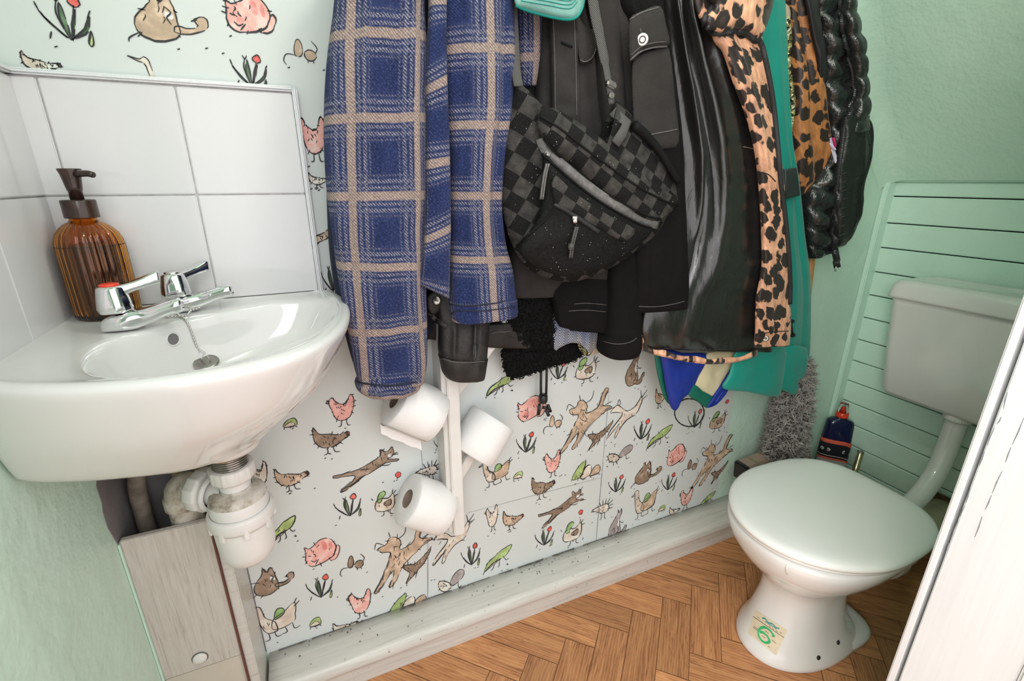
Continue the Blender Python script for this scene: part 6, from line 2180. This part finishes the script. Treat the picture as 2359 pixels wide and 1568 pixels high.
def puffer():
    t = thing('puffer_jacket', 'glossy black quilted puffer jacket with an open zip hanging nearest the roof slope', 'jacket', (1.45, .90, 1.0))
    a = Cloth('front_panel', [(1846, -140, 1930, -140, .915, .022), (1862, 0, 1936, 0, .912, .028), (1880, 110, 1952, 110, .908, .032), (1892, 220, 1966, 210, .905, .034), (1896, 320, 1958, 310, .903, .035), (1880, 400, 1950, 400, .903, .036), (1852, 450, 1940, 450, .904, .036), (1850, 520, 1934, 510, .905, .034), (1856, 566, 1928, 556, .906, .030), (1862, 594, 1916, 572, .908, .018)],
               'puffer', t, per=12, n=90, baffle=(.054, .020, -.22), wr=(.013, 14, 9), seed=51)
    b = Cloth('front_panel', [(1915, -140, 1948, -140, .880, .018), (1930, 0, 1956, 0, .876, .022), (1940, 80, 1968, 80, .872, .026), (1955, 150, 1976, 150, .869, .028), (1962, 210, 1982, 205, .867, .028), (1955, 260, 1982, 255, .866, .028), (1946, 310, 1984, 300, .866, .026)],
               'puffer', t, per=14, n=72, baffle=(.050, .009, .1), wr=(.006, 18, 12), seed=52)
    c = Cloth('pocket_flap', [(1942, 270, 1986, 262, .862, .014), (1942, 296, 2004, 288, .860, .018), (1938, 326, 2003, 332, .860, .020), (1930, 380, 1994, 392, .860, .022), (1926, 440, 1978, 440, .860, .022), (1922, 500, 1976, 496, .861, .021), (1924, 545, 1958, 542, .862, .016), (1928, 566, 1944, 560, .863, .008)],
               'shell', t, per=9, folds=((.1, .12, .012, .1, .9, -.2), (.6, .1, -.008, .1, .8)), wr=(.008, 14, 8), seed=53)
    pillow('flap_peak', [(1972, 292), (1988, 288), (2003, 294), (1999, 300), (2006, 334), (1986, 318)], .846, .006, .006, 'shell', t, rnd=.3, per=2)
    B = [a.bv, b.bv, c.bv]
    zp = [(1927, -60), (1930, 20), (1933, 60), (1938, 92), (1950, 125), (1962, 160), (1965, 200), (1958, 240), (1948, 280), (1943, 320), (1936, 370), (1928, 440), (1922, 500), (1918, 545), (1918, 580), (1926, 616)]
    P = []
    for x, y in smooth_path(zp, 6):
        P.append(surf(B, x, y, .004, default_y=.85))
    for i in range(len(P)):                            # the tape hangs free below the hem
        if P[i].y > .88:
            P[i] = at(*smooth_path(zp, 6)[i], y=.842)
    mb = MB()
    mb.ribbon([p + Vector((.006, 0, 0)) for p in P], [.007] * 40 + [.012] * 10 + [.017] * 60, .0020, [(CAMP - p).normalized() for p in P])
    zt = mb.build('zip_tape', 'ziptape', t)
    teeth('zip_teeth', [p + Vector((-.001, -.003, 0)) for p in P], 'teeth', zt, pitch=.0040, size=(.0040, .0018, .0026))
    mb = MB()
    for k in range(9):
        p, q = at(1934 - k * .3 - 2, 430 + k * 20, y=.838), at(1941 - k * .2 - 3, 426 + k * 20, y=.838)
        mb.tube([surf(B, 1938 - k * .5, 400 + k * 20, .007, .842), surf(B, 1946 - k * .5, 396 + k * 20, .007, .842)], .0007, 6)
    mb.build('tape_stitch', 'web', t)
    e = P[-1]
    mb = MB()
    mb.tube([e + Vector((-.004, -.002, .004)), e + Vector((-.003, -.002, -.010))], .0022, 8)
    mb.build('zip_pin', 'silver', t)
    mb = MB()
    g = [(1909, 321), (1921, 315), (1932, 336), (1934, 345), (1918, 338)]
    mb.slab([surf(B, x, y, .012) for x, y in g], (0, .003, 0), 0)
    g2 = [(1917, 337), (1923, 339), (1935, 368), (1933, 374)]
    mb.slab([surf(B, x, y, .012) for x, y in g2], (0, .003, 0), 0)
    g3 = [(1922, 315), (1926, 315), (1936, 336), (1933, 338)]
    mb.slab([surf(B, x, y, .014) for x, y in g3], (0, .003, 0), 1)
    mb.build('care_tag', ['lilac', 'crimson'], t)


puffer()

# ================================================================ LIGHT AND CAMERA
def lights():
    t = thing('ceiling_lamp', 'round white ceiling lamp above the middle of the little room', 'lamp', (.50, .42, 2.06))
    mb = MB()
    mb.lathe([(.0, .14), (.05, .14), (.05, .125), (.0, .125)], (.50, .42, 2.06), None, 32)
    mb.build('lamp_rose', 'whitewood', t)
    mb = MB()
    mb.tube([(.50, .42, 2.19), (.50, .42, 2.10)], .004, 8)
    mb.build('lamp_cord', 'whitewood', t)
    l = bpy.data.lights.new('lamp_bulb', 'POINT')
    l.energy = LAMP
    l.shadow_soft_size = .06
    l.color = (1, .93, .83)
    o = bpy.data.objects.new('lamp_bulb', l)
    o.location = (.50, .42, 1.99)
    COL.objects.link(o)
    l = bpy.data.lights.new('landing_light', 'AREA')
    l.energy = HALL
    l.shape = 'RECTANGLE'
    l.size, l.size_y = 1.3, 1.1
    l.color = (1, .975, .98)
    o = bpy.data.objects.new('landing_light', l)
    o.location = (-.25, -1.15, 2.40)
    o.rotation_euler = (Vector((.6, .8, .7)) - Vector((-.25, -1.15, 2.40))).to_track_quat('-Z', 'Y').to_euler()
    COL.objects.link(o)
    l = bpy.data.lights.new('added_fill_light', 'AREA')  # added fill light aimed through the doorway, brightens the toilet side
    l.energy = ADDED_FILL
    l.shape = 'RECTANGLE'
    l.size, l.size_y = .7, .7
    l.color = (1, .94, .86)
    o = bpy.data.objects.new('added_fill_light', l)
    o.location = (-1.5, -1.0, 1.75)
    o.rotation_euler = (Vector((1.5, .65, .7)) - Vector((-1.5, -1.0, 1.75))).to_track_quat('-Z', 'Y').to_euler()
    COL.objects.link(o)
    w = bpy.data.worlds.new('landing_daylight')
    w.use_nodes = True
    w.node_tree.nodes['Background'].inputs[0].default_value = (1, .975, .985, 1)
    w.node_tree.nodes['Background'].inputs[1].default_value = WORLD
    SC.world = w


LAMP, HALL, ADDED_FILL, WORLD = 9.2, 22.0, 41.0, 2.1
lights()
cd = bpy.data.cameras.new('camera')
cam = bpy.data.objects.new('camera', cd)
COL.objects.link(cam)
cd.sensor_fit = 'HORIZONTAL'
cd.sensor_width = 36.0
cd.lens = 36.0 * FPX / IW
cd.clip_start = .01
R3 = Matrix((RT, UP, -FW)).transposed()
cam.matrix_world = Matrix.Translation(CAMP) @ R3.to_4x4()
SC.camera = cam
SC.view_settings.view_transform = 'Standard'
SC.view_settings.look = 'None'
SC.view_settings.exposure = -0.12
SC.view_settings.gamma = 1.0
SC.view_settings.use_curve_mapping = False
SC.cycles.max_bounces = 10
SC.cycles.transmission_bounces = 10
SC.cycles.use_denoising = True
